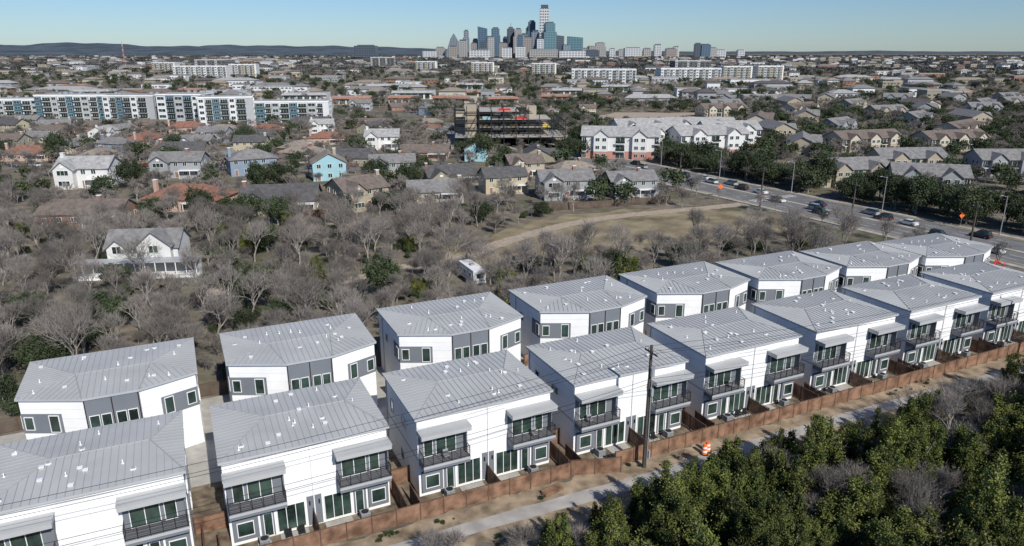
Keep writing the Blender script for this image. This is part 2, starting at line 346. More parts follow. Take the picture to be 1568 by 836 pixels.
def back_house(seed):
    r = random.Random(seed); m = MB(); W, D, E = 17.2, 13.0, 8.95
    F = [(0, 2.9), (6.2, 0), (11.5, 0), (W, 2.1), (W, D), (0, D)]
    m.prism('walls', 'white', F, 0, E)
    P, Q = F[0], F[1]; ln = math.hypot(Q[0]-P[0], Q[1]-P[1])
    m.ob('grey_band', 'grey', P, Q, -.03, 4.3, -.02, .04, 4.9, 7.2)
    P3, Q3 = (P[0], P[1]-.05), (Q[0], Q[1]-.05)
    m.window(P3, Q3, .25, 1.25, 5.3, 6.85, fr='trim'); m.window(P3, Q3, 2.9, 4.0, 5.05, 7.05, fr='trim')
    LL = D-2.9
    m.ob('grey_band', 'grey', (0, D), (0, 2.9), LL-2.6, LL, -.02, .04, 4.9, 7.2); m.window((-.045, D), (-.045, 2.9), LL-1.25, LL-.25, 5.3, 6.85)
    # centre
    P, Q = F[1], F[2]
    m.ob('grey_centre', 'grey', P, Q, 0, 5.3, -.02, .12, .0, E-.16)
    for x in (0, 2.56, 5.12): m.ob('grey_centre', 'black', P, Q, x, x+.1, .12, .2, 0, E-.17)
    for s in (.3, 2.85): m.window((P[0], P[1]-.12), (Q[0], Q[1]-.12), s, s+.98, 4.5, 6.9, 1, t=.06); m.window((P[0], P[1]-.12), (Q[0], Q[1]-.12), s+1.12, s+2.1, 4.5, 6.9, 1, t=.06)
    m.ob('grey_centre', 'fascia', P, Q, .1, 2.56, .12, .16, 4.15, 4.25); m.ob('grey_centre', 'fascia', P, Q, 2.66, 5.12, .12, .16, 4.15, 4.25)
    P, Q = F[2], F[3]; ln = math.hypot(Q[0]-P[0], Q[1]-P[1])
    m.ob('grey_band', 'grey', P, Q, ln-4.0, ln+.02, -.02, .04, 4.9, 7.2)
    P3, Q3 = (P[0], P[1]-.05), (Q[0], Q[1]-.05)
    m.window(P3, Q3, ln-3.7, ln-2.7, 5.05, 7.05); m.window(P3, Q3, ln-1.25, ln-.25, 5.3, 6.85)
    for A, B, s in ((F[0], F[1], .8), (F[2], F[3], .6)): m.window(A, B, s, s+4.4, .1, 2.7, 1, g='trim', n='garage_door')
    R0, R1 = F[3], F[4]
    m.ob('grey_band', 'grey', R0, R1, 0, 2.2, -.02, .04, 4.9, 7.2); m.window((W+.045, 2.1), (W+.045, D), .25, 1.2, 5.3, 6.85)
    m.window(R0, R1, 5.0, 6.2, 5.6, 6.8); m.window(R0, R1, 8.2, 9.2, 1.4, 2.8); m.ob('trim_band', 'fascia', R0, R1, 0, 10.9, 0, .03, 4.25, 4.4)
    m.window((0, D), (0, 2.9), 3.5, 4.7, 5.6, 6.8)
    m.ob('downspout', 'fascia', R0, R1, 3.0, 3.1, 0, .1, .1, E-.16); m.ob('downspout', 'fascia', (0, D), (0, 2.9), 2.0, 2.1, 0, .1, .1, E-.16)
    z0 = E+.08; zr = E+.34
    X = [(-.26, 2.7), (6.15, -.26), (11.55, -.26), (W+.26, 1.9), (W+.26, D+.26), (-.26, D+.26)]
    for i in range(6):
        a, b = X[i], X[(i+1) % 6]
        m.poly('fascia', 'fascia', [(a[0], a[1], E-.15), (b[0], b[1], E-.15), (b[0], b[1], z0), (a[0], a[1], z0)])
    m.poly('fascia', 'fascia', [(p[0], p[1], E-.15) for p in reversed(X)])
    q = [(x, y, z0) for x, y in X]; r1 = (5.0, 6.4, zr); r2 = (12.6, 6.4, zr)
    m.roofplane([q[0], q[1], r1]); m.roofplane([q[1], q[2], r2, r1]); m.roofplane([q[2], q[3], r2]); m.roofplane([q[3], q[4], r2]); m.roofplane([q[4], q[5], r1, r2]); m.roofplane([q[5], q[0], r1])
    for a, b in ((q[0], r1), (q[1], r1), (q[2], r2), (q[3], r2), (q[4], r2), (q[5], r1), (r1, r2)): m.cyl('ridge_caps', 'seam', (a[0], a[1], a[2]+.01), (b[0], b[1], b[2]+.01), .055, .055, 6)
    vents(m, r, W, D, z0, zr)
    return m.meshes('back_townhouse')

occ = []   # occupied circles (x,y,r)
FH = [front_house(s) for s in (1, 2, 3, 7)]; BH = [back_house(s) for s in (4, 5, 6)]
fa = [-18.2+18.2*i for i in range(8)]
for i, a in enumerate(fa):
    x, y = EW(a, 0); place('white_townhouse', FH[i % 4], (x, y, .002), ANG)
for i, (a, b) in enumerate([(-18.5, 19.2), (2.3, 19.2), (23.1, 19.6), (43.6, 19.2), (63.4, 18.9), (82.4, 17.6), (101.2, 16.6), (119.2, 15.0)]):
    x, y = EW(a, b); place('white_townhouse', BH[(i+1) % 3], (x, y, .002), ANG)

# ac units
m = MB(); m.box('cabinet', 'acgrey', -.45, .45, -.45, .45, .12, .95); m.box('pad', 'concrete', -.6, .6, -.6, .6, 0, .118)
for i in range(5): m.box('louvres', 'black', -.455, .455, -.455, .455, .22+i*.14, .26+i*.14)
m.cyl('fan_grille', 'black', (0, 0, .951), (0, 0, .98), .36, .36, 16); AC = m.meshes('ac')
for a in fa:
    for s in (2.9, 12.4):
        x, y = EW(a+s+R.uniform(-.2, .2), -1.3); place('air_conditioner', AC, (x, y, .005), ANG)
m = MB(); m.box('slab', 'concrete', -1.3, 1.3, -.9, .9, 0, .08)
for s in (-.6, .6):
    m.box('chair_seat', 'black', s-.3, s+.3, -.3, .3, .42, .48); m.box('chair_back', 'black', s-.3, s+.3, .28, .33, .48, .95)
    for dx in (-.27, .23):
        for dy in (-.27, .24): m.box('chair_legs', 'black', s+dx, s+dx+.04, dy, dy+.04, .081, .42)
PT = m.meshes('patio')
for i, a in enumerate(fa):
    for s in (5.6, 9.8): place('patio_slab', PT if (i+int(s)) % 3 == 0 else PT[:1], (*EW(a+s, -1.1), .006), ANG)

# fences
def fence(P, Q, wood='wood', h=1.85, post='woodpost', panel=2.4, nb=9, mbld=None):
    m = mbld or MB(); ln = math.hypot(Q[0]-P[0], Q[1]-P[1]); n = max(1, round(ln/panel)); s = ln/n
    for i in range(n):
        t = R.uniform(-.03, .03)
        for k in range(nb):
            z = .08+k*(h-.1)/nb
            m.ob('boards', wood, P, Q, i*s+.06, (i+1)*s-.06, -.02+R.uniform(0, .012), .03, z+t, z+t+(h-.1)/nb-.03)
    for i in range(n+1): m.ob('posts', post, P, Q, i*s-.055, i*s+.055, -.05, .06, 0, h+.12)
    for i in range(n): m.ob('cap', post, P, Q, i*s+.056, (i+1)*s-.056, -.04, .05, h+.02, h+.06)
    return m
place('wooden_fence', fence(EW(-60, -3.6), EW(34, -3.6)).meshes('fence'), (0, 0, .006))
place('wooden_fence', fence(EW(34, -3.2), EW(39.5, -5.0)).meshes('fence'), (0, 0, .006))
place('wooden_fence', fence(EW(39.5, -3.9), EW(138, -3.9)).meshes('fence'), (0, 0, .006))
for a in fa:
    mm = MB()
    for s in (7.55, 15.9): fence(EW(a+s, -.1 if s < 10 else 2), EW(a+s, -3.5), mbld=mm)
    fence(EW(a+17.2, -.1), EW(a+17.2, -3.5), mbld=mm); fence(EW(a+15.2, 3.2), EW(a+18.1, 3.2), mbld=mm)
    place('yard_fence', mm.meshes('fence'), (0, 0, .006))
for a in (-20.5, 0.7, 21.4, 42.0, 62.0):
    place('yard_fence', fence(EW(a, 24), EW(a+1.8, 24)).meshes('fence'), (0, 0, .01))
place('rear_fence', fence(EW(-60, 33.6), EW(137, 33.6), wood='oldwood').meshes('fence'), (0, 0, .01))
place('dark_wooden_fence', fence((5, 199), (48, 213), wood='oldwood', h=2.1).meshes('fence'), (0, 0, .01))
place('wooden_fence', fence((-64, 192), (-46, 194), h=2.1).meshes('fence'), (0, 0, .01))

# ------------------------------------------------------------------ utility poles and wires
def wire(name, P, Q, sag, r=.02):
    m = MB(); P = Vector(P); Q = Vector(Q); n = 14; pr = P
    for i in range(1, n+1):
        t = i/n; q = P.lerp(Q, t); q.z -= 4*sag*t*(1-t); m.cyl('w', 'black', pr, q, r, r, 4, False); pr = q
    place(name, m.meshes('wire'))
def upole(x, y, h=15., equip=True):
    m = MB(); m.cyl('pole', 'tanwood', (0, 0, 0), (0, 0, h), .25, .16, 10)
    m.box('crossarm', 'tanwood', -1.1, 1.1, -.06, .06, h-.9, h-.75)
    for q in (-1., -.4, .45, 1.): m.cyl('insulators', 'acgrey', (q, 0, h-.75), (q, 0, h-.5), .06, .04, 6)
    if equip:
        m.cyl('transformer', 'acgrey', (-.46, 0, h-3.4), (-.46, 0, h-2.4), .24, .24, 10)
        m.cyl('conduit', 'steel', (-.32, -.05, .5), (-.32, -.05, h-4), .06, .06, 6); m.cyl('conduit', 'black', (.3, -.05, .2), (.25, -.05, h-3), .05, .05, 6); m.box('meter_box', 'acgrey', -.55, -.25, -.3, -.12, 1.3, 2.3)
        m.box('meter_box', 'acgrey', -.6, -.33, -.2, .1, h-5.6, h-4.8)
    place('utility_pole', m.meshes('upole'), (x, y, 0), ANG+math.pi/2)
PA = [(-22, -5.3), (42.4, -5.3), (112, -5.6), (175, 0)]
for i, (a, b) in enumerate(PA):
    x, y = EW(a, b); upole(x, y, 14.6 if i == 1 else 12.5, i == 1)
for i in range(3):
    for o, dz in ((-1., -.5), (-.4, -.5), (1., -.5), (0, -3.9), (.1, -4.5)):
        h0 = 14.6 if i == 1 else 12.5; h1 = 14.6 if i+1 == 1 else 12.5
        (a0, b0), (a1, b1) = PA[i], PA[i+1]
        wire('power_line', (*EW(a0, b0+o), h0+dz), (*EW(a1, b1+o), h1+dz), 1.0)

# traffic barrel
m = MB()
for i in range(5): m.cyl('body', 'orange' if i % 2 == 0 else 'trim', (0, 0, .08+i*.2), (0, 0, .28+i*.2), .30-i*.02, .28-i*.02, 12)
m.cyl('base', 'tyre', (0, 0, 0), (0, 0, .08), .42, .42, 12); BAR = m.meshes('barrel')
for a, b in ((50.2, -6.0), (50.9, -5.7)): place('traffic_barrel', BAR, (*EW(a, b), .015), 0, 1.15)
m = MB()
for k in range(4):
    for i in range(5): m.box('boards', 'wood', -1.2+R.uniform(-.1, .1), 1.2, -.5+i*.2, -.33+i*.2, .05+k*.08, .11+k*.08)
place('lumber_stack', m.meshes('lumber'), (*EW(31, -5.0), .006), ANG+.2)

# ------------------------------------------------------------------ road
RP = Vector((112, 165)); RD = Vector((.488, -.873)); RANG = math.atan2(RD.y, RD.x)
m = MB(); LN = 330; HW = 10.5
m.poly('surface', 'asphalt', [(-LN, -HW, .012), (110, -HW, .012), (110, HW, .012), (-LN, HW, .012)])
for s in (-1, 1):
    y0 = s*HW; m.box('kerbs', 'concrete', -LN, 110, min(y0, y0+s*.25), max(y0, y0+s*.25), 0, .14)
    y1 = s*(HW+.25); y2 = s*(HW+1.6); m.box('verge', 'drygrass', -LN, 110, min(y1, y2), max(y1, y2), 0, .12)
    y3 = s*(HW+3.4); m.box('sidewalk', 'path', -LN, 110, min(y2, y3), max(y2, y3), 0, .13)
m.box('median', 'concrete', -LN, 20, -.7, .7, 0, .14)
for s in (-1, 1):
    m.box('markings', 'yellow', -LN, 110, s*1.1-.07, s*1.1+.07, .0, .017)
    for o in (4.3, 7.4):
        for i in range(-36, 12): m.box('markings', 'line', i*9., i*9.+3, s*o-.07, s*o+.07, 0, .017)
    for k in range(6): m.box('markings', 'line', -64, -61, s*(1.8+k*1.4), s*(1.8+k*1.4)+.5, 0, .0175)
place('asphalt_road', m.meshes('road'), (RP.x, RP.y, 0), RANG)
def RW(s, o): n = Vector((-RD.y, RD.x)); q = RP+RD*s+n*o; return (q.x, q.y)
for nm, pts, w in (('side_street', [(-200, 282), (-120, 280), (-40, 276), (20, 262), (55, 258)], 8), ('side_street', [(-360, 372), (-200, 366), (-60, 360), (0, 330)], 8), ('side_street', [(-330, 500), (-100, 520), (60, 560)], 9),
                   ('side_street', [(-900, 1100), (-860, 1400), (-850, 1900)], 22), ('parking_lot', [(120, 250), (190, 262), (260, 250)], 12), ('side_street', [(60, 420), (200, 400), (420, 380)], 9)):
    ribbon(nm, M['asphalt'], pts, w, .02, 0)

# ------------------------------------------------------------------ cars
def car(col, kind=0):
    k = 'paint%d' % len(M); M[k] = mat('car_paint', col, .25, .03, spec=.6)
    m = MB(); L_, Wd = 4.6, 1.85
    top = 1.45 if kind == 0 else 1.75
    prof = [(-2.3, .35), (2.3, .35), (2.32, .75), (1.9, .88), (1.15, .98), (-1.9 if kind else -1.5, 1.0), (-2.28, .92)]
    for s in (-1, 1): m.poly('body', k, [(x, s*Wd/2, z) for x, z in (prof if s < 0 else prof[::-1])])
    for i in range(len(prof)):
        a, b = prof[i], prof[(i+1) % len(prof)]; m.poly('body', k, [(a[0], -Wd/2, a[1]), (a[0], Wd/2, a[1]), (b[0], Wd/2, b[1]), (b[0], -Wd/2, b[1])])
    xb = -2.1 if kind else -1.55; xt = -1.85 if kind else -.95
    m.hexa('cabin', 'glass', [(xb, -.82, .99), (1.2, -.82, .99), (1.2, .82, .99), (xb, .82, .99), (xt, -.66, top), (.45, -.66, top), (.45, .66, top), (xt, .66, top)])
    m.hexa('roof', k, [(xt-.05, -.69, top), (.5, -.69, top), (.5, .69, top), (xt-.05, .69, top), (xt+.1, -.6, top+.06), (.35, -.6, top+.06), (.35, .6, top+.06), (xt+.1, .6, top+.06)])
    for x in (-1.4, 1.45):
        for s in (-1, 1): m.cyl('wheels', 'tyre', (x, s*.70, .33), (x, s*.95, .33), .33, .33, 12); m.cyl('hubs', 'steel', (x, s*.95, .33), (x, s*.96, .33), .18, .18, 8)
    for s in (-.6, .6): m.box('lights', 'trim', 2.3, 2.34, s-.2, s+.2, .6, .75); m.box('lights', 'red', -2.34, -2.29, s-.2, s+.2, .7, .85)
    return m.meshes('car')
CARS = [car((.7, .7, .7)), car((.03, .03, .035), 1), car((.35, .36, .38), 1), car((.3, .02, .02)), car((.02, .04, .1)), car((.6, .6, .58), 1)]
for s, o, k in ((-20, 3, 0), (-27, 3, 1), (-33, 5.8, 2), (-48, 3, 4), (-70, 2.8, 0), (-78, 2.8, 1), (-86, 6, 2), (-92, 2.8, 5), (-99, 6, 0), (-106, 3, 1), (-113, 3, 3), (-8, -3.1, 1), (6, -5.9, 0), (-40, -6, 1), (-58, -3, 5), (-44, -3, 2), (-120, -6, 0), (-95, -3, 4), (-130, 3, 2), (-138, 6, 1), (20, -3, 5), (32, 3, 1), (-3, 6, 1)):
    x, y = RW(s, o); place('car', CARS[k], (x, y, .018), RANG+(0 if o < 0 else math.pi), 1.05)
for i in range(14):
    x = 122+i*9+R.uniform(-1, 1); place('parked_car', CARS[i % 6], (x, 250+10*math.sin(i/4)+R.choice((-3, 4)), .03), 1.5)
for i in range(16):
    x = -190+i*14+R.uniform(-4, 4); place('parked_car', CARS[(i*5) % 6], (x, 283.5-max(0, (x+60))*.06, .03), 0)

# motorhome near track
m = MB(); m.box('body', 'trim', -4.2, 2.6, -1.2, 1.2, .7, 3.1); m.hexa('cab', 'trim', [(2.6, -1.1, .6), (4.2, -1.1, .6), (4.2, 1.1, .6), (2.6, 1.1, .6), (2.6, -1.1, 2.2), (3.4, -1.0, 2.1), (3.4, 1.0, 2.1), (2.6, 1.1, 2.2)])
m.hexa('overcab', 'trim', [(2.6, -1.2, 2.2), (3.7, -1.1, 2.4), (3.7, 1.1, 2.4), (2.6, 1.2, 2.2), (2.6, -1.2, 3.1), (3.4, -1.1, 3.05), (3.4, 1.1, 3.05), (2.6, 1.2, 3.1)])
for P, Q in (((-4.2, -1.2), (2.6, -1.2)), ((2.6, 1.2), (-4.2, 1.2))):
    for s in (.6, 2.4, 4.9): m.window(P, Q, s, s+1.1, 1.7, 2.5)
m.window((-4.2, 1.2), (-4.2, -1.2), .5, 1.9, 1.6, 2.6); m.box('stripe', 'acgrey', -4.21, 2.61, -1.21, 1.21, 1.1, 1.3)
m.box('roof_unit', 'acgrey', -1, 0, -.4, .4, 3.1, 3.4)
for x in (-2.6, 3.2):
    for s in (-1, 1): m.cyl('wheels', 'tyre', (x, s*.9, .42), (x, s*1.22, .42), .42, .42, 12)
place('motorhome', m.meshes('rv'), (-8.2, 136.0, 0), 2.0, 1.1); occ.append((-8, 134, 4.5))
m = MB(); m.box('deck', 'acgrey', -2.6, 2.6, -1, 1, .55, .75); m.box('load', 'oldwood', -2, 1.6, -.8, .8, .75, 1.5); m.box('tongue', 'black', 2.6, 4, -.08, .08, .5, .6)
for x in (-.6, .6):
    for s in (-1, 1): m.cyl('wheels', 'tyre', (x, s*1.02, .35), (x, s*1.25, .35), .35, .35, 10)
place('flatbed_trailer', m.meshes('tr'), (2.2, 149, 0), .4)

# boom lift at the far end of the estate
m = MB(); m.box('chassis', 'red', -1.3, 1.3, -.9, .9, .5, 1.1); m.box('turret', 'red', -1, .8, -.7, .7, 1.12, 2.0)
m.cyl('boom', 'red', (-.8, 0, 1.9), (3.5, 0, 4.4), .22, .2, 6); m.cyl('jib', 'red', (3.5, 0, 4.4), (7.5, 0, 3.2), .16, .13, 6)
m.box('basket', 'red', 7.2, 8.4, -.6, .6, 2.4, 2.5)
for z in (2.9, 3.4):
    for y in (-.6, .6): m.box('basket', 'red', 7.2, 8.4, y-.03, y+.03, z, z+.06)
for x in (7.2, 8.36):
    for y in (-.6, .56): m.box('basket', 'red', x, x+.04, y, y+.04, 2.5, 3.46)
for x in (-.9, .9):
    for s in (-1, 1): m.cyl('wheels', 'tyre', (x, s*.9, .45), (x, s*1.2, .45), .45, .45, 12)
x, y = EW(140.5, 19); place('boom_lift', m.meshes('boom'), (x, y, 0), ANG+.3)

# street lamps, signs
m = MB(); m.cyl('pole', 'steel', (0, 0, 0), (0, 0, 10), .13, .08, 8); m.cyl('arm', 'steel', (0, 0, 9.7), (2.6, 0, 10.3), .06, .05, 6); m.hexa('lamp_head', 'acgrey', [(2.4, -.16, 10.2), (3.3, -.12, 10.24), (3.3, .12, 10.24), (2.4, .16, 10.2), (2.4, -.12, 10.36), (3.2, -.08, 10.34), (3.2, .08, 10.34), (2.4, .12, 10.36)]); m.cyl('base', 'concrete', (0, 0, 0), (0, 0, .4), .25, .25, 8)
LP = m.meshes('lamp')
for s in (-130, -98, -66, -34, -2, 30): place('street_lamp', LP, (*RW(s, 12.6), 0), RANG-math.pi/2)
m = MB(); m.cyl('post', 'steel', (0, 0, 0), (0, 0, 2.3), .05, .05, 6)
m.hexa('panel', 'orange', [(0, -.03, 2.2), (.8, -.03, 3.0), (.8, .03, 3.0), (0, .03, 2.2), (-.8, -.03, 3.0), (0, -.03, 3.8), (0, .03, 3.8), (-.8, .03, 3.0)])
SG = m.meshes('sign')
place('traffic_sign', SG, (*RW(-72, -13), 0), .1, 1.1); place('traffic_sign', SG, (*RW(-12, 13), 0), .1, 1.0)
for s in (-90, -55, -25, 5):
    x, y = RW(s, -13.8); upole(x, y, 12, False)
for i, s in enumerate((-90, -55, -25)):
    s2 = (-55, -25, 5)[i]
    for o in (-14.8, -12.8): wire('power_line', (*RW(s, o), 11.5), (*RW(s2, o), 11.5), .7)

# ------------------------------------------------------------------ suburban houses
WALLC = dict(hw_white=(.64, .64, .62), hw_tan=(.36, .31, .23), hw_olive=(.28, .26, .19), hw_brick=(.26, .14, .10), hw_grey=(.29, .30, .31), hw_teal=(.30, .50, .55), hw_cream=(.49, .44, .35), hw_blue=(.20, .26, .33), hw_yellow=(.44, .39, .27), hw_salmon=(.48, .33, .26))
for k, c in WALLC.items(): M[k] = siding(k, c, .35)
ROOFC = dict(hr_brown=(.16, .13, .11), hr_grey=(.20, .195, .19), hr_dark=(.095, .092, .092), hr_red=(.24, .12, .085), hr_tan=(.26, .22, .18), hr_light=(.34, .335, .325), hr_terra=(.30, .15, .10))
for k, c in ROOFC.items(): M[k] = mat(k, c, .9, .24, .8, detail=8)

def gable(m, x0, x1, y0, y1, ze, rise, wm, rm, axis='x', oh=.5, th=.16):
    """gable roof over rectangle, ridge along axis"""
    if axis == 'x': T = lambda u, v, z: (u, v, z); u0, u1, v0, v1 = x0, x1, y0, y1
    else: T = lambda u, v, z: (v, u, z); u0, u1, v0, v1 = y0, y1, x0, x1
    vc = (v0+v1)/2; half = (v1-v0)/2; dz = rise*oh/half
    for u in (u0+.01, u1-.01): m.poly('walls', wm, [T(u, v0, ze), T(u, v1, ze), T(u, vc, ze+rise)])
    a, b = u0-oh, u1+oh
    for s in (-1, 1):
        ve = vc+s*(half+oh)
        m.hexa('roof', rm, [T(a, ve, ze-dz), T(b, ve, ze-dz), T(b, vc, ze+rise), T(a, vc, ze+rise), T(a, ve, ze-dz+th), T(b, ve, ze-dz+th), T(b, vc, ze+rise+th), T(a, vc, ze+rise+th)])

def hip(m, x0, x1, y0, y1, ze, rise, rm, oh=.5, th=.15):
    x0 -= oh; x1 += oh; y0 -= oh; y1 += oh; w = x1-x0; d = y1-y0; k = min(w, d)/2
    if w >= d: r1, r2 = (x0+k, (y0+y1)/2), (x1-k-.01, (y0+y1)/2)
    else: r1, r2 = ((x0+x1)/2, y0+k), ((x0+x1)/2, y1-k-.01)
    m.box('roof', rm, x0, x1, y0, y1, ze-.02, ze+th)
    z = ze+th; a, b, c, d_ = (x0, y0, z), (x1, y0, z), (x1, y1, z), (x0, y1, z); p = (*r1, z+rise); q = (*r2, z+rise)
    if w >= (y1-y0):
        for f in ([a, b, q, p], [b, c, q], [c, d_, p, q], [d_, a, p]): m.poly('roof', rm, f)
    else:
        for f in ([a, b, p], [b, c, q, p], [c, d_, q], [d_, a, p, q]): m.poly('roof', rm, f)

def house(w, d, h, rise, wm, rm, kind, seed):
    r = random.Random(seed); m = MB(); x0, x1, y0, y1 = -w/2, w/2, -d/2, d/2
    m.box('walls', wm, x0, x1, y0, y1, 0, h)
    if kind == 'hip': hip(m, x0, x1, y0, y1, h, rise, rm)
    else: gable(m, x0, x1, y0, y1, h, rise, wm, rm, 'x' if kind != 'ygable' else 'y')
    fl = max(1, round(h/2.9)); P, Q = (x0, y0), (x1, y0)
    ww = w*.36
    if kind == 'cross':
        cx = x0+ww/2+.6; m.box('walls', wm, cx-ww/2, cx+ww/2, y0-2.2, y0+.0, 0, h-.02); gable(m, cx-ww/2, cx+ww/2, y0-2.2, 0, h-.02, rise*.8, wm, rm, 'y')
        for f in range(fl): m.window((x0, y0-2.2), (x1, y0-2.2), .6+ww*.2, .6+ww*.8, f*2.9+1, f*2.9+2.4, 3)
        m.ob('gable_vent', 'trim', (x0, y0-2.2), (x1, y0-2.2), .6+ww*.42, .6+ww*.58, 0, .05, h+.3, h+.9)
        s = .6+ww+1.2
    else: s = 1.2
    first = True
    while s < w-1.6:
        for f in range(fl):
            if f == 0 and first: m.window(P, Q, s, s+1.1, .1, 2.2, 1, g='hw_brick', n='door')
            else: m.window(P, Q, s, s+1.3, f*2.9+1, f*2.9+2.35, 2)
        first = False; s += r.uniform(2.6, 3.6)
    for A, B, ln in (((x0, y1), (x0, y0), d), ((x1, y0), (x1, y1), d), ((x1, y1), (x0, y1), w)):
        s = 1.5
        while s < ln-2:
            for f in range(fl): m.window(A, B, s, s+1.1, f*2.9+1, f*2.9+2.3)
            s += 3.4
    if kind != 'ygable':
        m.box('porch', 'trim', x1-w*.42, x1-.3, y0-2.0, y0-.0, 2.55, 2.75)
        for x in (x1-w*.42+.1, x1-w*.2, x1-.5): m.box('porch', 'trim', x, x+.16, y0-1.9, y0-1.74, .2, 2.549)
        m.box('porch', 'concrete', x1-w*.42, x1-.3, y0-2.1, y0-.0, 0, .2)
    cx = r.choice((x0+.2, x1-.9, w*.15)); m.box('chimney', r.choice(('hw_brick', wm, 'hw_tan')), cx, cx+.9, -.9, .1, h*.5, h+rise+1.0); m.box('chimney', 'trim', cx-.08, cx+.98, -.98, .18, h+rise+1.003, h+rise+1.15)
    return m.meshes('house')

HV = [house(14, 10, 5.6, 2.6, 'hw_white', 'hr_light', 'cross', 1), house(20, 11, 3.2, 2.6, 'hw_brick', 'hr_brown', 'gable', 2), house(20, 12, 3.3, 3.0, 'hw_salmon', 'hr_red', 'hip', 3),
      house(19, 12, 3.4, 3.2, 'hw_olive', 'hr_dark', 'cross', 4), house(10, 9, 5.6, 2.8, 'hw_teal', 'hr_tan', 'ygable', 5), house(13, 11, 5.4, 2.6, 'hw_tan', 'hr_brown', 'cross', 6),
      house(15, 10, 3.2, 2.4, 'hw_cream', 'hr_grey', 'gable', 7), house(16, 10, 5.6, 2.4, 'hw_grey', 'hr_grey', 'cross', 8), house(15, 10, 5.4, 2.6, 'hw_blue', 'hr_grey', 'hip', 9), house(14, 9, 5.5, 2.5, 'hw_yellow', 'hr_dark', 'gable', 10),
      house(17, 10, 3.2, 2.5, 'hw_brick', 'hr_tan', 'hip', 11), house(13, 10, 5.6, 2.6, 'hw_cream', 'hr_brown', 'ygable', 12)]
NM = ['white_clapboard_house', 'brick_house', 'red_roof_house', 'olive_house', 'teal_house', 'tan_house', 'cream_bungalow', 'grey_house', 'blue_house', 'yellow_house', 'brick_bungalow', 'cream_house']
for x, y, k, rz, s in ((-144.5, 243, 0, .1, 1.2), (-114, 188, 1, .05, 1.05), (-94, 206, 2, -.1, 1.1), (-67, 204, 3, .15, 1.1), (-66, 256, 4, .3, 1.15), (-46, 209, 5, .7, 1.1), (-24, 218, 6, .2, 1.1), (-61, 340, 0, .05, 1.1),
                      (-122, 262, 7, .1, 1.1), (-98, 268, 8, .5, 1.1), (-22, 248, 3, .4, .95), (4, 262, 5, .3, 1.0), (16.5, 224, 7, .15, 1.05), (37.5, 226, 7, .2, .95), (-3, 232, 9, .3, 1), (22, 262, 10, .5, .95), (-44, 262, 7, .2, 1)):
    place(NM[k], HV[k], (x, y, 0), rz, s); occ.append((x, y-1, 8.5*s)); occ.append((x, y-13, 5.5)); occ.append((x-4, y-11, 4)); occ.append((x+4, y-11, 4))

# white gabled farmhouse with long porch near the creek
m = MB(); m.box('walls', 'hw_white', -7, 7, -4, 4, 0, 5.4); gable(m, -7, 7, -4, 4, 5.4, 2.8, 'hw_white', 'hr_grey', 'x')
for cx, b, hh in ((-4.3, 2.0, 5.6), (2.8, 3.3, 6.0)):
    m.box('walls', 'hw_white', cx-b, cx+b, -5.6, -4.0, 0, hh); gable(m, cx-b, cx+b, -5.6, -1, hh, b*.85, 'hw_white', 'hr_grey', 'y')
    m.window((-7, -5.6), (7, -5.6), 7+cx-.9, 7+cx+.9, 4.4, 6.0, 2); m.window((-7, -5.6), (7, -5.6), 7+cx-1, 7+cx+1, 1.4, 3.0, 2)
m.box('porch_roof', 'fascia', -12, 12, -9.2, -5.62, 3.3, 3.5)
for i in range(13): x = -11.9+i*1.97; m.box('porch_posts', 'trim', x, x+.16, -9.1, -8.94, .3, 3.299)
m.box('porch_floor', 'trim', -12, 12, -9.2, -5.62, 0, .3)
for z in (.8, 1.3): m.box('porch_rail', 'trim', -11.8, 11.9, -9.06, -8.98, z, z+.08)
for i in range(58): x = -11.7+i*.405; m.box('porch_rail', 'trim', x, x+.06, -9.05, -8.99, .3, .799)
m.box('screen_wall', 'hw_grey', -12, 12, -5.9, -5.63, .31, 3.29)
place('white_farmhouse', m.meshes('farm'), (-77, 146, 0), .12); occ += [(-77, 145, 11), (-68, 140, 5), (-86, 138, 5)]

# ------------------------------------------------------------------ apartments
def flat_apt(w, d, fl, A, B, C, seed, fh=3.2):
    r = random.Random(seed); m = MB(); H = fl*fh; m.box('walls', A, -w/2, w/2, -d/2, d/2, 0, H)
    m.box('parapet', 'trim', -w/2-.15, w/2+.15, -d/2-.15, d/2+.15, H, H+.7); m.box('roof', 'hr_light', -w/2+.3, w/2-.3, -d/2+.3, d/2-.3, H+.702, H+.72)
    P, Q = (-w/2, -d/2), (w/2, -d/2); s = .5; i = 0
    while s < w-4:
        bw = r.choice((3.6, 4.4, 5.2)); c = (B, A, C, B)[i % 4]
        if i % 2 == 0:
            m.ob('bays', c, P, Q, s, s+bw, 0, .9, .5, H-.4)
            for f in range(fl): m.window((P[0], P[1]-.9), (Q[0], Q[1]-.9), s+.6, s+bw-.6, f*fh+.9, f*fh+2.6, 2)
        else:
            for f in range(fl):
                m.window(P, Q, s+.3, s+bw-.3, f*fh+.3, f*fh+2.5, 3)
                if f: m.ob('balconies', 'concrete', P, Q, s+.1, s+bw-.1, 0, 1.2, f*fh-.15, f*fh); m.ob('balconies', 'black', P, Q, s+.1, s+bw-.1, 1.15, 1.2, f*fh+.25, f*fh+.95)
        s += bw+.3; i += 1
    for A_, B_ in (((-w/2, d/2), (-w/2, -d/2)), ((w/2, -d/2), (w/2, d/2))):
        s = 2
        while s < d-2.5:
            for f in range(fl): m.window(A_, B_, s, s+1.6, f*fh+.9, f*fh+2.5)
            s += 4
    for k in range(int(w/6)): x = r.uniform(-w/2+2, w/2-2); y = r.uniform(-d/2+2, d/2-2); m.box('roof_units', 'acgrey', x-.8, x+.8, y-.8, y+.8, H+.72, H+1.9)
    return m.meshes('apt')
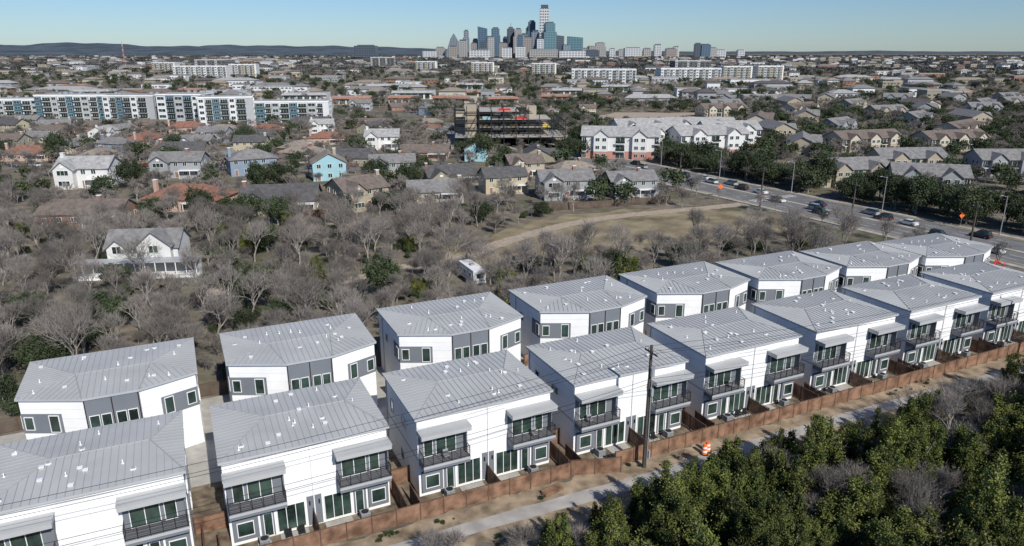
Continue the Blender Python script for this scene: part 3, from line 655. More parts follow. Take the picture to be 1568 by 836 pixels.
M['apt_blue'] = siding('blue_panel', (.045, .12, .17), .6); M['apt_lt'] = siding('pale_panel', (.64, .65, .65), .6); M['apt_grey'] = siding('grey_stucco', (.38, .39, .40), .6)
M['redbase'] = siding('salmon_masonry', (.42, .22, .18), .4)
FA = [flat_apt(44, 16, 5, 'apt_lt', 'apt_blue', 'apt_grey', 1), flat_apt(30, 18, 5, 'apt_grey', 'apt_lt', 'apt_blue', 2), flat_apt(52, 16, 4, 'apt_lt', 'apt_grey', 'apt_blue', 3), flat_apt(26, 20, 5, 'apt_blue', 'apt_lt', 'apt_grey', 5, 3.4)]
for x, y, k, rz in ((-278, 470, 0, .06), (-240, 466, 1, 0), (-205, 460, 3, .0), (-176, 450, 1, .3), (-143, 462, 2, .1), (-330, 485, 2, .1), (-215, 500, 2, 0), (-375, 495, 0, 0)):
    place('apartment_block', FA[k], (x, y, 0), rz, 1.06); occ += [(x-14, y, 13), (x+14, y, 13), (x, y-8, 12), (x, y-18, 8)]

def gable_apt(w, d, fl, wm, bm, rm, seed):
    r = random.Random(seed); m = MB(); fh = 3.0; H = fl*fh
    m.box('walls', wm, -w/2, w/2, -d/2, d/2, fh, H); m.box('base', bm, -w/2, w/2, -d/2, d/2, 0, fh-.002)
    gable(m, -w/2, w/2, -d/2, d/2, H, 3.0, wm, rm, 'x', .6)
    n = max(2, int(w/11))
    for i in range(n):
        cx = -w/2+(i+.5)*w/n; b = 2.8
        m.box('walls', wm, cx-b, cx+b, -d/2-1.6, -d/2, fh, H); m.box('base', bm, cx-b, cx+b, -d/2-1.6, -d/2, 0, fh-.002); gable(m, cx-b, cx+b, -d/2-1.6, 0, H, 2.2, wm, rm, 'y', .5)
        P, Q = (cx-b, -d/2-1.6), (cx+b, -d/2-1.6)
        for f in range(fl): m.window(P, Q, .7, 2.3, f*fh+.9, f*fh+2.3, 2); m.window(P, Q, 3.3, 4.9, f*fh+.9, f*fh+2.3, 2)
    for i in range(n+1):
        cx = -w/2+i*w/n; a0 = max(-w/2+.2, cx-1.8); a1 = min(w/2-.2, cx+1.8)
        if a1-a0 < 1.2: continue
        for f in range(fl):
            m.window((-w/2, -d/2), (w/2, -d/2), a0+w/2, a1+w/2, f*fh+.3, f*fh+2.4, 2)
            if f: m.box('balconies', 'trim', a0, a1, -d/2-1.3, -d/2, f*fh-.15, f*fh); m.box('balconies', 'black', a0, a1, -d/2-1.3, -d/2-1.25, f*fh+.2, f*fh+1)
    for A_, B_ in (((-w/2, d/2), (-w/2, -d/2)), ((w/2, -d/2), (w/2, d/2))):
        for s in (2, 6, d-3.5):
            for f in range(fl): m.window(A_, B_, s, s+1.3, f*fh+.9, f*fh+2.3)
    return m.meshes('gapt')
GA = [gable_apt(30, 14, 3, 'hw_white', 'redbase', 'hr_light', 1), gable_apt(24, 13, 3, 'hw_white', 'redbase', 'hr_light', 2), gable_apt(26, 12, 2, 'hw_tan', 'hw_tan', 'hr_grey', 3), gable_apt(34, 13, 2, 'hw_cream', 'hw_tan', 'hr_brown', 4), gable_apt(22, 12, 2, 'hw_grey', 'hw_grey', 'hr_grey', 5)]
for x, y, k, rz in ((47, 312, 0, -.15), (66, 326, 1, .5), (86, 318, 0, .25), (101, 338, 1, .1), (62, 350, 1, .2), (92, 356, 0, 0)):
    place('white_gabled_apartments', GA[k], (x, y, 0), rz, 1.08); occ += [(x-7, y, 10), (x+7, y, 10), (x, y-8, 7), (x, y-14, 7)]
ap = [(98, 243, 4, .5), (116, 246, 2, .2), (136, 232, 4, -.3), (150, 272, 2, .1), (184, 268, 4, 0), (212, 274, 2, .2), (178, 222, 4, .5), (205, 230, 2, .1), (235, 246, 4, .3), (166, 196, 4, -.2), (192, 190, 2, .3), (218, 205, 4, 0)]
for row in range(6):
    y = 325+row*62
    x = 124+row*10
    while x < .78*y+20: ap.append((x+R.uniform(-9, 9), y+R.uniform(-18, 18), R.choice((2, 3, 4, 4)), R.choice((0, .3, -.4, .7, 1.57, 1.2)))); x += R.uniform(42, 60)
for x, y, k, rz in ap:
    if any((x-a)**2+(y-b)**2 < (c+9)**2 for a, b, c in occ): continue
    q = (x-RP.x)*RD.y*-1+(y-RP.y)*RD.x
    if abs(q) < 27: continue
    place('beige_apartments', GA[k], (x, y, 0), rz); occ += [(x-6*math.cos(rz), y-6*math.sin(rz), 8), (x+6*math.cos(rz), y+6*math.sin(rz), 8)]

# building under construction : open steel frame, decks only partly laid
m = MB(); W, D = 54, 34
for f in range(1, 5):
    wmax = W if f < 4 else W-16
    m.box('floor_decks', 'concrete', 12 if f > 1 else 0, wmax-(6 if f > 1 else 0), 8.4 if f > 1 else 0.4, D-.4, f*3.9-.2, f*3.9)
    for x in range(0, 10):
        if x*6 <= wmax: m.box('floor_beams', 'black', x*6+.02, x*6+.3, 0, D, f*3.9-.65, f*3.9-.204)
    for y in range(5): m.box('floor_beams', 'black', 0, wmax, y*8.4+.02, y*8.4+.26, f*3.9-.6, f*3.9-.206)
for x in range(10):
    for y in range(5):
        top = 15.6 if x*6 <= W-16 else 11.7
        m.box('columns', 'black', x*6, x*6+.35, y*8.4, y*8.4+.35, 0, top+R.choice((0, 1.2, 2.6)))
m.box('stair_core', 'hw_tan', 5, 11, 10.5, 16.5, 0, 18.5); m.box('stair_core', 'hw_tan', 36.5, 41.5, 17.2, 22, 0, 17.5); m.box('stair_core', 'hw_cream', 0.5, 11.6, 26, 33, 0, 15)
m.box('wall_panels', 'hw_tan', .4, 20, 33.5, 33.9, 4, 15); m.box('wall_panels', 'hw_cream', 13, 35, 25.6, 25.9, 7.9, 11.1); m.box('wall_panels', 'acgrey', 19, 46, 26, 26.3, .1, 3.6); m.box('wall_panels', 'hw_cream', 25, 29, 17.2, 17.5, 4, 7)
m.box('materials', 'red', 30, 36, 9, 10.2, 11.71, 12.8); m.box('materials', 'red', 22, 28, 12, 13, 15.61, 16.6); m.box('materials', 'yellow', 44, 47, 9, 10, 7.81, 9); m.box('materials', 'hw_teal', 14, 18, 9, 11, 11.71, 12.9)
for i in range(9):
    if i % 2: m.cyl('bracing', 'black', (i*6, -.2, .2), (i*6+6, -.2, 3.6), .12, .12, 4)
    else: m.cyl('bracing', 'black', (i*6, -.2, 7.6), (i*6+6, -.2, 4), .12, .12, 4)
for i in range(7):
    for z in (4, 7.9, 11.8): m.box('guard_rail', 'yellow' if i % 3 == 0 else 'steel', 12.5+i*5, 16.5+i*5, 8.42, 8.5, z+.9, z+1.0)
place('building_under_construction', m.meshes('constr'), (-28, 350, 0), .06)
rough_sheet('construction_yard', M['gravel'], [(-34, 334), (34, 338), (34, 392), (-34, 388)], .012, 2, 5)
occ += [(-15, 365, 20), (5, 365, 20), (20, 368, 18), (0, 345, 12), (-20, 345, 12), (18, 347, 12), (0, 334, 8), (-18, 334, 8), (16, 334, 8)]

# strip mall, office complex
def lowmall(w, d, h, wm, rm):
    m = MB(); m.box('walls', wm, -w/2, w/2, -d/2, d/2, 0, h); m.box('roof', 'hr_light', -w/2+.4, w/2-.4, -d/2+.4, d/2-.4, h, h+.2)
    m.hexa('mansard', rm, [(-w/2-1.5, -d/2-2, h-1.2), (w/2+1.5, -d/2-2, h-1.2), (w/2+1.5, -d/2, h-1.2), (-w/2-1.5, -d/2, h-1.2), (-w/2, -d/2-.3, h+.6), (w/2, -d/2-.3, h+.6), (w/2, -d/2, h+.6), (-w/2, -d/2, h+.6)])
    for i in range(int(w/6)): m.window((-w/2, -d/2), (w/2, -d/2), i*6+.8, i*6+5.2, .3, h-2, 3)
    for i in range(int(w/14)): m.box('roof_units', 'acgrey', -w/2+i*14+5, -w/2+i*14+7.5, -1, 1.5, h+.2, h+1.7)
    return m.meshes('mall')
ML = [lowmall(34, 20, 6, 'hw_cream', 'hr_terra'), lowmall(26, 18, 6, 'hw_salmon', 'hr_terra'), lowmall(38, 30, 7, 'hw_white', 'hr_light'), lowmall(30, 20, 7, 'hw_teal', 'hr_light')]
for x, y, k, rz in ((-140, 640, 0, .2), (-96, 650, 1, .1), (-50, 645, 0, -.3), (-10, 636, 1, .2), (-95, 715, 2, 0), (-30, 740, 0, .1), (40, 670, 1, 0), (-190, 680, 2, .1), (60, 760, 2, 0), (-150, 860, 2, .1), (-72, 920, 0, .1), (-50, 880, 3, 0), (120, 840, 2, 0), (-280, 720, 2, 0), (-340, 780, 1, .1), (-420, 740, 2, .1), (-520, 880, 1, 0)):
    place('shopping_strip', ML[k], (x, y, 0), rz); occ += [(x-8, y, 12), (x+8, y, 12), (x, y-16, 12), (x, y-28, 10)]
WO = flat_apt(90, 30, 5, 'apt_lt', 'apt_lt', 'apt_grey', 8, 3.9); WO2 = flat_apt(60, 40, 7, 'hr_dark', 'apt_grey', 'hr_dark', 9, 4); WO3 = flat_apt(46, 24, 6, 'apt_lt', 'hw_tan', 'apt_grey', 12, 3.6)
for x, y, k, rz in ((262, 1100, WO, .05), (340, 1130, WO3, .15), (395, 1150, WO3, .3), (300, 1250, WO2, 0), (130, 1050, WO, -.1), (-470, 1300, WO3, .1), (-530, 1270, WO, 0), (-560, 1400, WO2, 0), (-190, 1650, WO3, 0), (-330, 1900, WO2, .1), (-60, 1500, WO3, .1), (-700, 1500, WO3, 0), (60, 1400, WO3, 0)):
    place('office_building', k, (x, y, 0), rz); occ += [(x-28, y, 22), (x+28, y, 22), (x, y-24, 18)]

# more houses in street rows
for row, (y0, xa, xb) in enumerate(((300, -232, -20), (330, -255, -75), (360, -270, -70), (400, -300, -55), (430, -320, -60), (300, -15, 18), (430, -50, 20), (560, -420, -60), (600, -460, -220), (520, -60, 60))):
    x = xa
    while x < xb:
        yy = y0+R.uniform(-11, 11)
        if all((x-a)**2+(yy-b)**2 > (c+9)**2 for a, b, c in occ):
            k = R.randrange(12)
            if k in (0, 4, 9) and R.random() < .7: k = R.choice((10, 1, 3, 2))
            place(NM[k], HV[k], (x, yy, 0), R.choice((0, .1, -.3, .45, 1.57, 3.1, 1.2)), R.uniform(.88, 1.08)); occ.append((x, yy, 7)); occ.append((x, yy-10, 3))
        x += R.uniform(22, 34)

# ------------------------------------------------------------------ skyline
T = dict(tw_blue=((.05, .09, .14), (.10, .15, .20)), tw_dark=((.045, .06, .08), (.09, .11, .13)), tw_teal=((.06, .13, .16), (.12, .20, .23)), tw_beige=((.17, .175, .18), (.36, .345, .325)), tw_white=((.24, .27, .29), (.54, .54, .54)), tw_grey=((.10, .13, .16), (.22, .25, .28)), tw_tan=((.17, .16, .155), (.30, .265, .235)))  # glass and frame colours, many with distance haze mixed in as a bluish cast
for k, (g, f) in T.items(): M[k] = tower_mat(k, g, f, R.choice((12, 14)), R.choice((14, 17)))
M['tw_lattice'] = tower_mat('tw_lattice', (.08, .10, .13), (.52, .53, .53), 17, 15, t=.5)
def tower(x0, x1, h, k, y=4800, kind=0, name='skyscraper'):
    m = MB(); w = x1-x0; d = max(32, w*.8)
    if kind == 'sail':
        P = [(-w/2, 0), (w/2, 0), (w/2, h*.62), (w*.12, h), (-w*.12, h*.8), (-w*.45, h*.25)]
        m.poly('body', k, [(a, -d/2, z) for a, z in P]); m.poly('body', k, [(a, d/2, z) for a, z in reversed(P)])
        for i in range(len(P)): a, b = P[i], P[(i+1) % len(P)]; m.poly('body', k, [(a[0], -d/2, a[1]), (a[0], d/2, a[1]), (b[0], d/2, b[1]), (b[0], -d/2, b[1])])
    else:
        h1 = h*(.72 if kind == 1 else .93); m.box('shaft', k, -w/2, w/2, -d/2, d/2, 0, h1)
        if kind == 1: m.box('upper', k, -w*.34, w*.42, -d*.4, d*.4, h1+.1, h*.96); m.box('crown', 'tw_dark', -w*.2, w*.3, -d*.3, d*.3, h*.96+.1, h)
        elif kind == 2: m.hexa('crown', k, [(-w/2, -d/2, h1+.1), (w/2, -d/2, h1+.1), (w/2, d/2, h1+.1), (-w/2, d/2, h1+.1), (-w/2, -d/2, h*1.0), (w/2, -d/2, h1+.5), (w/2, d/2, h1+.5), (-w/2, d/2, h*1.0)])
        elif kind == 3: m.box('crown', k, -w*.3, w*.3, -d*.3, d*.3, h1+.1, h*.98); m.cyl('spire', 'tw_grey', (0, 0, h*.98), (0, 0, h*1.12), 2.5, .6, 6)
        else: m.box('crown', 'tw_dark', -w*.36, w*.36, -d*.36, d*.36, h1+.1, h)
    place(name, m.meshes('tower'), ((x0+x1)/2, y, 0), 0.25 if int(x0) % 2 else 0)
for t in ((-424, -340, 150, 'tw_grey', 4800, 'sail'), (-332, -277, 112, 'tw_beige', 4650), (-319, -281, 176, 'tw_grey', 4900, 1), (-214, -155, 190, 'tw_blue', 4700, 2), (-139, -80, 190, 'tw_blue', 4850, 1), (-155, -113, 132, 'tw_beige', 4600), (-118, -78, 154, 'tw_blue', 5000), (-80, -29, 96, 'tw_tan', 4650),
          (-29, 13, 194, 'tw_dark', 4800, 3), (8, 67, 182, 'tw_beige', 4750, 1), (63, 101, 155, 'tw_grey', 4900), (101, 155, 236, 'tw_blue', 4950, 1), (70, 118, 132, 'tw_tan', 4600), (120, 170, 168, 'tw_grey', 4650, 0), (176, 240, 325, 'tw_lattice', 4850), (185, 262, 212, 'tw_teal', 4550, 1), (227, 312, 140, 'tw_dark', 4600, 2), (150, 190, 120, 'tw_white', 4500),
          (30, 66, 140, 'tw_blue', 4550), (-250, -214, 120, 'tw_grey', 4750), (-60, -25, 135, 'tw_grey', 4900), (262, 300, 165, 'tw_grey', 4950, 1), (95, 125, 205, 'tw_tan', 5000, 3), (-190, -150, 105, 'tw_dark', 4500),
          (340, 433, 130, 'tw_teal', 4600, 2), (303, 345, 82, 'tw_grey', 4500), (446, 487, 64, 'tw_beige', 4800), (479, 534, 76, 'tw_tan', 4800, 1), (534, 614, 98, 'tw_beige', 4900, 1), (640, 678, 62, 'tw_white', 4900), (700, 730, 56, 'tw_beige', 4900), (752, 866, 68, 'tw_white', 5000), (880, 930, 64, 'tw_beige', 5000), (970, 1020, 90, 'tw_white', 5100), (1030, 1100, 64, 'tw_tan', 5000), (1100, 1140, 76, 'tw_white', 5100),
          (1172, 1214, 94, 'tw_dark', 4800), (1214, 1273, 88, 'tw_blue', 4800), (1273, 1340, 68, 'tw_beige', 4900), (1370, 1430, 54, 'tw_white', 5000), (-560, -470, 46, 'tw_white', 4700), (-500, -440, 70, 'tw_beige', 4900), (-260, -220, 96, 'tw_tan', 4700), (-380, -330, 74, 'tw_tan', 4500), (-60, 0, 66, 'tw_white', 4400), (-200, -150, 60, 'tw_beige', 4400), (20, 80, 72, 'tw_white', 4450),
          (-900, -780, 78, 'tw_dark', 4300), (-240, -120, 52, 'tw_white', 4200), (100, 260, 56, 'tw_beige', 4300), (270, 420, 48, 'tw_white', 4300), (420, 500, 52, 'tw_dark', 4300), (1600, 1650, 54, 'tw_white', 5300)):
    tower(*t)
# radio mast
m = MB()
for i in range(12):
    z0, z1 = i*6, i*6+6
    for dx, dy in ((-1, -1), (1, -1), (0, 1)): m.cyl('lattice', 'orange' if i % 2 else 'trim', (dx*(2.2-i*.15), dy*(2.2-i*.15), z0), (dx*(2.05-i*.15), dy*(2.05-i*.15), z1), .22, .22, 4)
    m.cyl('lattice', 'steel', (-(2.2-i*.15), -(2.2-i*.15), z0), ((2.05-i*.15), -(2.05-i*.15), z1), .15, .15, 4)
place('radio_mast', m.meshes('mast'), (-850, 1630, 0), 0, .9)

# far low buildings: one mass
m = MB(); r = random.Random(5)
for i in range(1000):
    y = 640+4600*r.random()**1.25; x = r.uniform(-.8, .8)*y
    if any((x-a)**2+(y-b)**2 < (c+12)**2 for a, b, c in occ): continue
    w = r.uniform(12, 26) if r.random() < .8 else r.uniform(30, 55); d = r.uniform(10, 20); h = r.uniform(4, 9) if y < 1500 else r.uniform(8, 15); k = r.choice(('hw_white', 'hw_cream', 'apt_lt', 'hw_tan', 'hw_grey', 'hw_brick', 'apt_grey', 'hw_olive', 'apt_lt'))
    m.box('walls', k, x-w/2, x+w/2, y-d/2, y+d/2, 0, h)
    if r.random() < .55: hip(m, x-w/2, x+w/2, y-d/2, y+d/2, h, 3, r.choice(('hr_grey', 'hr_light', 'hr_brown', 'hr_dark', 'hr_tan')), 1)
    else: m.box('walls', r.choice(('hr_light', 'hr_grey')), x-w/2-.3, x+w/2+.3, y-d/2-.3, y+d/2+.3, h, h+.8)
    for z in range(1, int(h/3.2)+1):
        u = x-w/2+1
        while u < x+w/2-3:
            e = r.uniform(1.5, 3.5); m.box('windows', 'glass', u, u+e, y-d/2-.1, y-d/2-.01, z*3.2-1.9, z*3.2-.7); u += e+r.uniform(1, 3)
    if y < 1500: occ.append((x, y, w*.35)); occ.append((x, y-12, 5))
place('distant_buildings', m.meshes('db'))

# hills
def hills(name, xa, xb, y, hf, seed):
    v = []; f = []; n = 160; rr = random.Random(seed); ph = [rr.uniform(0, 6) for _ in range(6)]
    for i in range(n+1):
        t = i/n; x = xa+(xb-xa)*t
        z = hf(t)*(1+.14*math.sin(t*19+ph[0])+.1*math.sin(t*41+ph[1])+.05*math.sin(t*97+ph[2])+.03*math.sin(t*210+ph[3]))
        v += [(x, y-1400, 0), (x, y-500, z*.6), (x, y, z), (x, y+1500, 0)]
        if i:
            b = 4*i
            for k in range(3): f.append((b-4+k, b+k, b+k+1, b-4+k+1))
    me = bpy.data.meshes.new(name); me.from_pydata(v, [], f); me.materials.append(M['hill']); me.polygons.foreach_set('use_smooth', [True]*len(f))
    o = bpy.data.objects.new(name, me); scene.collection.objects.link(o)
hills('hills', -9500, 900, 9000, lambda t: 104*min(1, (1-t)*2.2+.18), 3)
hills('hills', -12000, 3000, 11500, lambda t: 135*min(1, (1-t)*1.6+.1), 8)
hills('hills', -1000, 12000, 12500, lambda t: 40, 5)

# ------------------------------------------------------------------ trees
def ptri(v, f, mi, p, d, L_, w, k, rr):
    s = d.cross(Vector((rr.gauss(0, 1), rr.gauss(0, 1), rr.gauss(0, 1)))).normalized()*w*.5
    b = len(v); v += [tuple(p-s), tuple(p+s), tuple(p+d*L_)]; f.append((b, b+1, b+2)); mi.append(k)
def bare(seed, h, spread=.75, depth=5, ntw=5, tw=.030, tr=.28):
    rr = random.Random(seed); mb = MB(); v, f, mi = [], [], []
    def rec(p, d, L_, r0, k):
        mid = p+d*L_*.5+Vector((rr.gauss(0, 1), rr.gauss(0, 1), 0))*L_*.07; q = mid+(d+Vector((rr.gauss(0, .18), rr.gauss(0, .18), .06))).normalized()*L_*.5
        sd = 6 if k == 0 else (4 if k < 3 else 3)
        mb.cyl('b', 'bark', p, mid, r0, r0*.85, sd, False); mb.cyl('b', 'bark', mid, q, r0*.85, r0*.65, sd, False)
        if k >= 3:
            for _ in range(2): ptri(v, f, mi, p.lerp(q, rr.random()), (d+Vector((rr.gauss(0, .5), rr.gauss(0, .5), rr.gauss(.3, .4)))).normalized(), rr.uniform(.5, 1.2), tw, 0, rr)
        if k == depth:
            for _ in range(ntw): ptri(v, f, mi, p.lerp(q, rr.uniform(.3, 1)), (d+Vector((rr.gauss(0, .5), rr.gauss(0, .5), rr.gauss(.25, .4)))).normalized(), rr.uniform(.5, 1.3), tw, 0, rr)
            return
        n = 3 if k != 1 else 4; a0 = rr.uniform(0, 6.28); u = d.orthogonal().normalized(); w = d.cross(u)
        for i in range(n):
            a = a0+i*6.28/n+rr.uniform(-.6, .6); t = spread*rr.uniform(.35, 1.05)*(1 if k else .8)
            dd = (d+(u*math.cos(a)+w*math.sin(a))*t+Vector((0, 0, .22))).normalized()
            rec(p.lerp(q, rr.uniform(.6, 1)) if i else q, dd, L_*rr.uniform(.62, .88), r0*.6, k+1)
    lean = Vector((rr.gauss(0, .10), rr.gauss(0, .10), 1)).normalized()
    rec(Vector((0, 0, 0)), lean, h*tr, h*.019, 0)
    bv, bf, bm, bs_ = mb.p['b']; o = len(bv)
    me = bpy.data.meshes.new('bare_tree_mesh'); me.from_pydata(bv+v, [], bf+[tuple(i+o for i in q) for q in f]); me.materials.append(M['bark']); me.materials.append(M['twig'])
    me.polygons.foreach_set('material_index', [0]*len(bf)+[1]*len(f)); me.update(); return me

def leafy(seed, h, rad_, kind, nc, nl, ls, mats=('jl', 'jd'), cr=.45):
    rr = random.Random(seed); mb = MB(); mb.cyl('t', 'bark', (0, 0, 0), (0, 0, h*.55), h*.03, h*.014, 6, False)
    v = []; f = []; mi = []; cl = []
    if kind == 'juniper':
        lobes = [(0, 0, h, rad_*.6)]+[(rad_*q*math.cos(a), rad_*q*math.sin(a), h*rr.uniform(.45, .97), rad_*rr.uniform(.24, .42)) for a, q in [(rr.uniform(0, 6.28), rr.uniform(.35, .85)) for _ in range(12)]]
    for _ in range(nc):
        if kind == 'juniper':
            lx, ly, lh, lr = rr.choice(lobes); t = rr.random()**.7; a = rr.uniform(0, 6.28); rad2 = lr*((1-t)**.6)*rr.uniform(.5, 1.15)
            c = Vector((lx+rad2*math.cos(a), ly+rad2*math.sin(a), .25+t*(lh-.3)))
        else:
            d = Vector((rr.gauss(0, 1), rr.gauss(0, 1), rr.gauss(.25, .9))).normalized(); e = 1+.25*math.sin(d.x*5+seed)+.2*math.sin(d.y*6+seed*2)
            c = Vector((d.x*rad_, d.y*rad_, h*.6+d.z*h*.36))*1.0; c = Vector((0, 0, h*.6))+(c-Vector((0, 0, h*.6)))*e*rr.uniform(.6, 1)
        cl.append(c)
    for i in range(7):
        c = rr.choice(cl); mb.cyl('t', 'bark', (0, 0, h*rr.uniform(.15, .45)), tuple(c), h*.012, h*.004, 4, False)
    for c in cl:
        dark = rr.random() < .2 or c.z < h*.2; s = cr*rr.uniform(.5, 1.3); k = 2 if dark else 1  # low clumps get the dark leaf as painted crown shade, others at random
        if kind == 'juniper' and rr.random() < .03: k = 3
        for _ in range(nl):
            p = c+Vector((rr.gauss(0, 1), rr.gauss(0, 1), rr.gauss(0, 1.2)))*s*.55
            d = Vector((rr.gauss(0, 1), rr.gauss(0, 1), rr.gauss(.7, 1))).normalized(); u = d.orthogonal().normalized(); u = (Matrix.Rotation(rr.uniform(0, 6.28), 3, d) @ u)*ls*rr.uniform(.25, .5); L_ = ls*rr.uniform(.7, 1.4)
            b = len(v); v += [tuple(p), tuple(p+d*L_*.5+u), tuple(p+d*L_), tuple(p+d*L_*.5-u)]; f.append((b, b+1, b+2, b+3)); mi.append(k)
    bv, bf, bm, bs_ = mb.p['t']; o = len(bv)
    me = bpy.data.meshes.new(kind+'_mesh'); me.from_pydata(bv+v, [], bf+[tuple(i+o for i in q) for q in f])
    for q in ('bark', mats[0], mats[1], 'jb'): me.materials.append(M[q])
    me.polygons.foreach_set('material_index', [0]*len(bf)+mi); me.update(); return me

BT = [bare(s, hh, sp) for s, hh, sp in ((1, 11, .75), (2, 9.5, .95), (3, 12, .7), (4, 9, 1.0), (5, 10.5, .85), (6, 11.5, .9))]
OK = [leafy(s, hh, rr_, 'oak', 170, 36, .40, ('ol', 'od'), .85) for s, hh, rr_ in ((1, 8, 4.4), (2, 7, 4.0), (3, 9, 4.2))]
JN = [leafy(s, hh, rr_, 'juniper', 520, 46, .18, cr=.36) for s, hh, rr_ in ((11, 7.6, 3.0), (12, 6.8, 3.2), (13, 6.0, 2.7), (14, 8.4, 3.1), (15, 5.2, 2.6))]
BUSH = [leafy(s, 2.0, 1.5, 'oak', 50, 26, .26, ('ol', 'jd'), .5) for s in (21, 22)]
SB = [bare(s, 3.6, 1.1, 4, 9, .03) for s in (31, 32)]
def put(name, me, x, y, s, rz=None, z=0):
    o = bpy.data.objects.new(name, me); scene.collection.objects.link(o); o.location = (x, y, z)
    o.rotation_euler = (R.uniform(-.06, .06), R.uniform(-.06, .06), R.uniform(0, 6.28) if rz is None else rz); o.scale = (s*R.uniform(.85, 1.12), s*R.uniform(.85, 1.12), s*R.uniform(.85, 1.15))

def segd(x, y):
    return min((q.x-x)**2+(q.y-y)**2 for q in TR)**.5
def inpoly(x, y, P):
    c = False; j = len(P)-1
    for i in range(len(P)):
        if (P[i][1] > y) != (P[j][1] > y) and x < (P[j][0]-P[i][0])*(y-P[i][1])/(P[j][1]-P[i][1])+P[i][0]: c = not c
        j = i
    return c
def free(x, y, rr_=2, field=True):
    a, b = WE(x, y)
    if -62 < a < 141 and -11 < b < 36.5: return False
    q = -(x-RP.x)*RD.y+(y-RP.y)*RD.x
    if abs(q) < 15.5: return False
    if y < 230 and segd(x, y) < 3.6+rr_*.5: return False
    if field and inpoly(x, y, FIELD): return False
    if 52 < x < 148 and 450 < y < 545: return False
    return all((x-a_)**2+(y-b_)**2 > (c+rr_)**2 for a_, b_, c in occ)

# junipers and bare trees in the lower right woodland
placed = []
tries = 0
while tries < 9000 and len(placed) < 260:
    tries += 1
    a = R.uniform(20, 128); b = -R.uniform(12, 48)
    x, y = EW(a, b)
    if y < 41: continue
    edge = 25+(-b-12)*.2
    if a < edge: continue
    if min([(x-p)**2+(y-q)**2 for p, q in placed] or [99]) < 2.3**2: continue
    placed.append((x, y))
    nb = (50 < a < 66 and -25 < b < -13) or (76 < a < 90 and b > -18)
    if nb and R.random() < .72 or R.random() < .06: put('bare_tree', R.choice(BT), x, y, R.uniform(.5, .68))
    else: put('juniper_tree', R.choice(JN), x, y, R.uniform(.7, 1.15)*(1 if b < -15 else .8))
for a, b, k in ((24, -12.5, 0), (16.5, -9.8, 1), (28, -14, 1), (18, -10.8, 0)): put('bare_shrub', SB[k], *EW(a, b), .9)
put('juniper_shrub', JN[4], *EW(10.5, -9.6), .42); put('juniper_shrub', JN[4], *EW(21, -13.5), .5)
for g in range(26):
    a0 = R.uniform(-20, 120); b0 = R.choice((-9.9, -9.9, -4.7))
    for i in range(R.randrange(1, 7)): put('weed_clump', BUSH[i % 2], *EW(a0+R.gauss(0, 1.2), b0+R.gauss(0, .35)), R.uniform(.05, .2))

# creek woodland
cnt = 0; pl = []
for t in range(12000):
    if cnt >= 400: break
    y = R.uniform(70, 212); x = R.uniform(-.82*y-6, min(.8*y, 112))
    a, b = WE(x, y)
    if b < 36.5 and a > -62: continue
    dens = 1.0
    if y > 182 and x > -10: dens = .5
    if y > 190: dens *= .5
    if x < -30 and y > 172: dens *= .5
    if R.random() > dens or not free(x, y, 1.2): continue
    if x > 70 and y > 160: continue
    if min([(x-p)**2+(y-q)**2 for p, q in pl] or [99]) < 3.6**2: continue
    pl.append((x, y)); cnt += 1
    g = R.random()
    if b < 62 and -25 < a < 45 and g < .22: put('juniper_tree' if g < .1 else 'live_oak_tree', R.choice(JN if g < .1 else OK), x, y, R.uniform(.45, .7))
    elif g < .05: put('live_oak_tree', R.choice(OK), x, y, R.uniform(.6, .9))
    elif g < .09: put('juniper_tree', R.choice(JN), x, y, R.uniform(.6, 1))
    else: put('bare_tree', R.choice(BT), x, y, R.uniform(.5, .98))
# named evergreen trees
for x, y, s in ((-128, 238, 1.2), (-77, 236, 1.3), (-83, 232, 1.1), (-77, 186, 1.0), (-70, 185, .9), (-62, 184, .85), (-84, 188, .9), (-36, 200, .9), (-34, 230, .9), (-95, 186, .8), (-30, 203, .7), (-12, 300, 1.3), (-122, 330, 1.3), (-190, 300, 1.2), (24, 300, 1.3), (30, 312, 1.2), (-5, 262, 1), (32, 332, 1.3), (-48, 250, 1)):
    put('live_oak_tree', R.choice(OK), x, y, s)
for s in range(-150, 34, 5):
    if -62 < s < -54: continue
    for o in (19, 26):
        x, y = RW(s+R.uniform(-2, 2), o+R.uniform(-2, 2))
        if R.random() < .85 and all((x-a_)**2+(y-b_)**2 > (c+.5)**2 for a_, b_, c in occ): put('live_oak_tree', R.choice(OK), x, y, R.uniform(.75, 1.15))
for s in range(-110, 20, 11):
    x, y = RW(s+R.uniform(-3, 3), -17+R.uniform(-2, 1)); put('bare_tree', R.choice(BT), x, y, R.uniform(.4, .7))

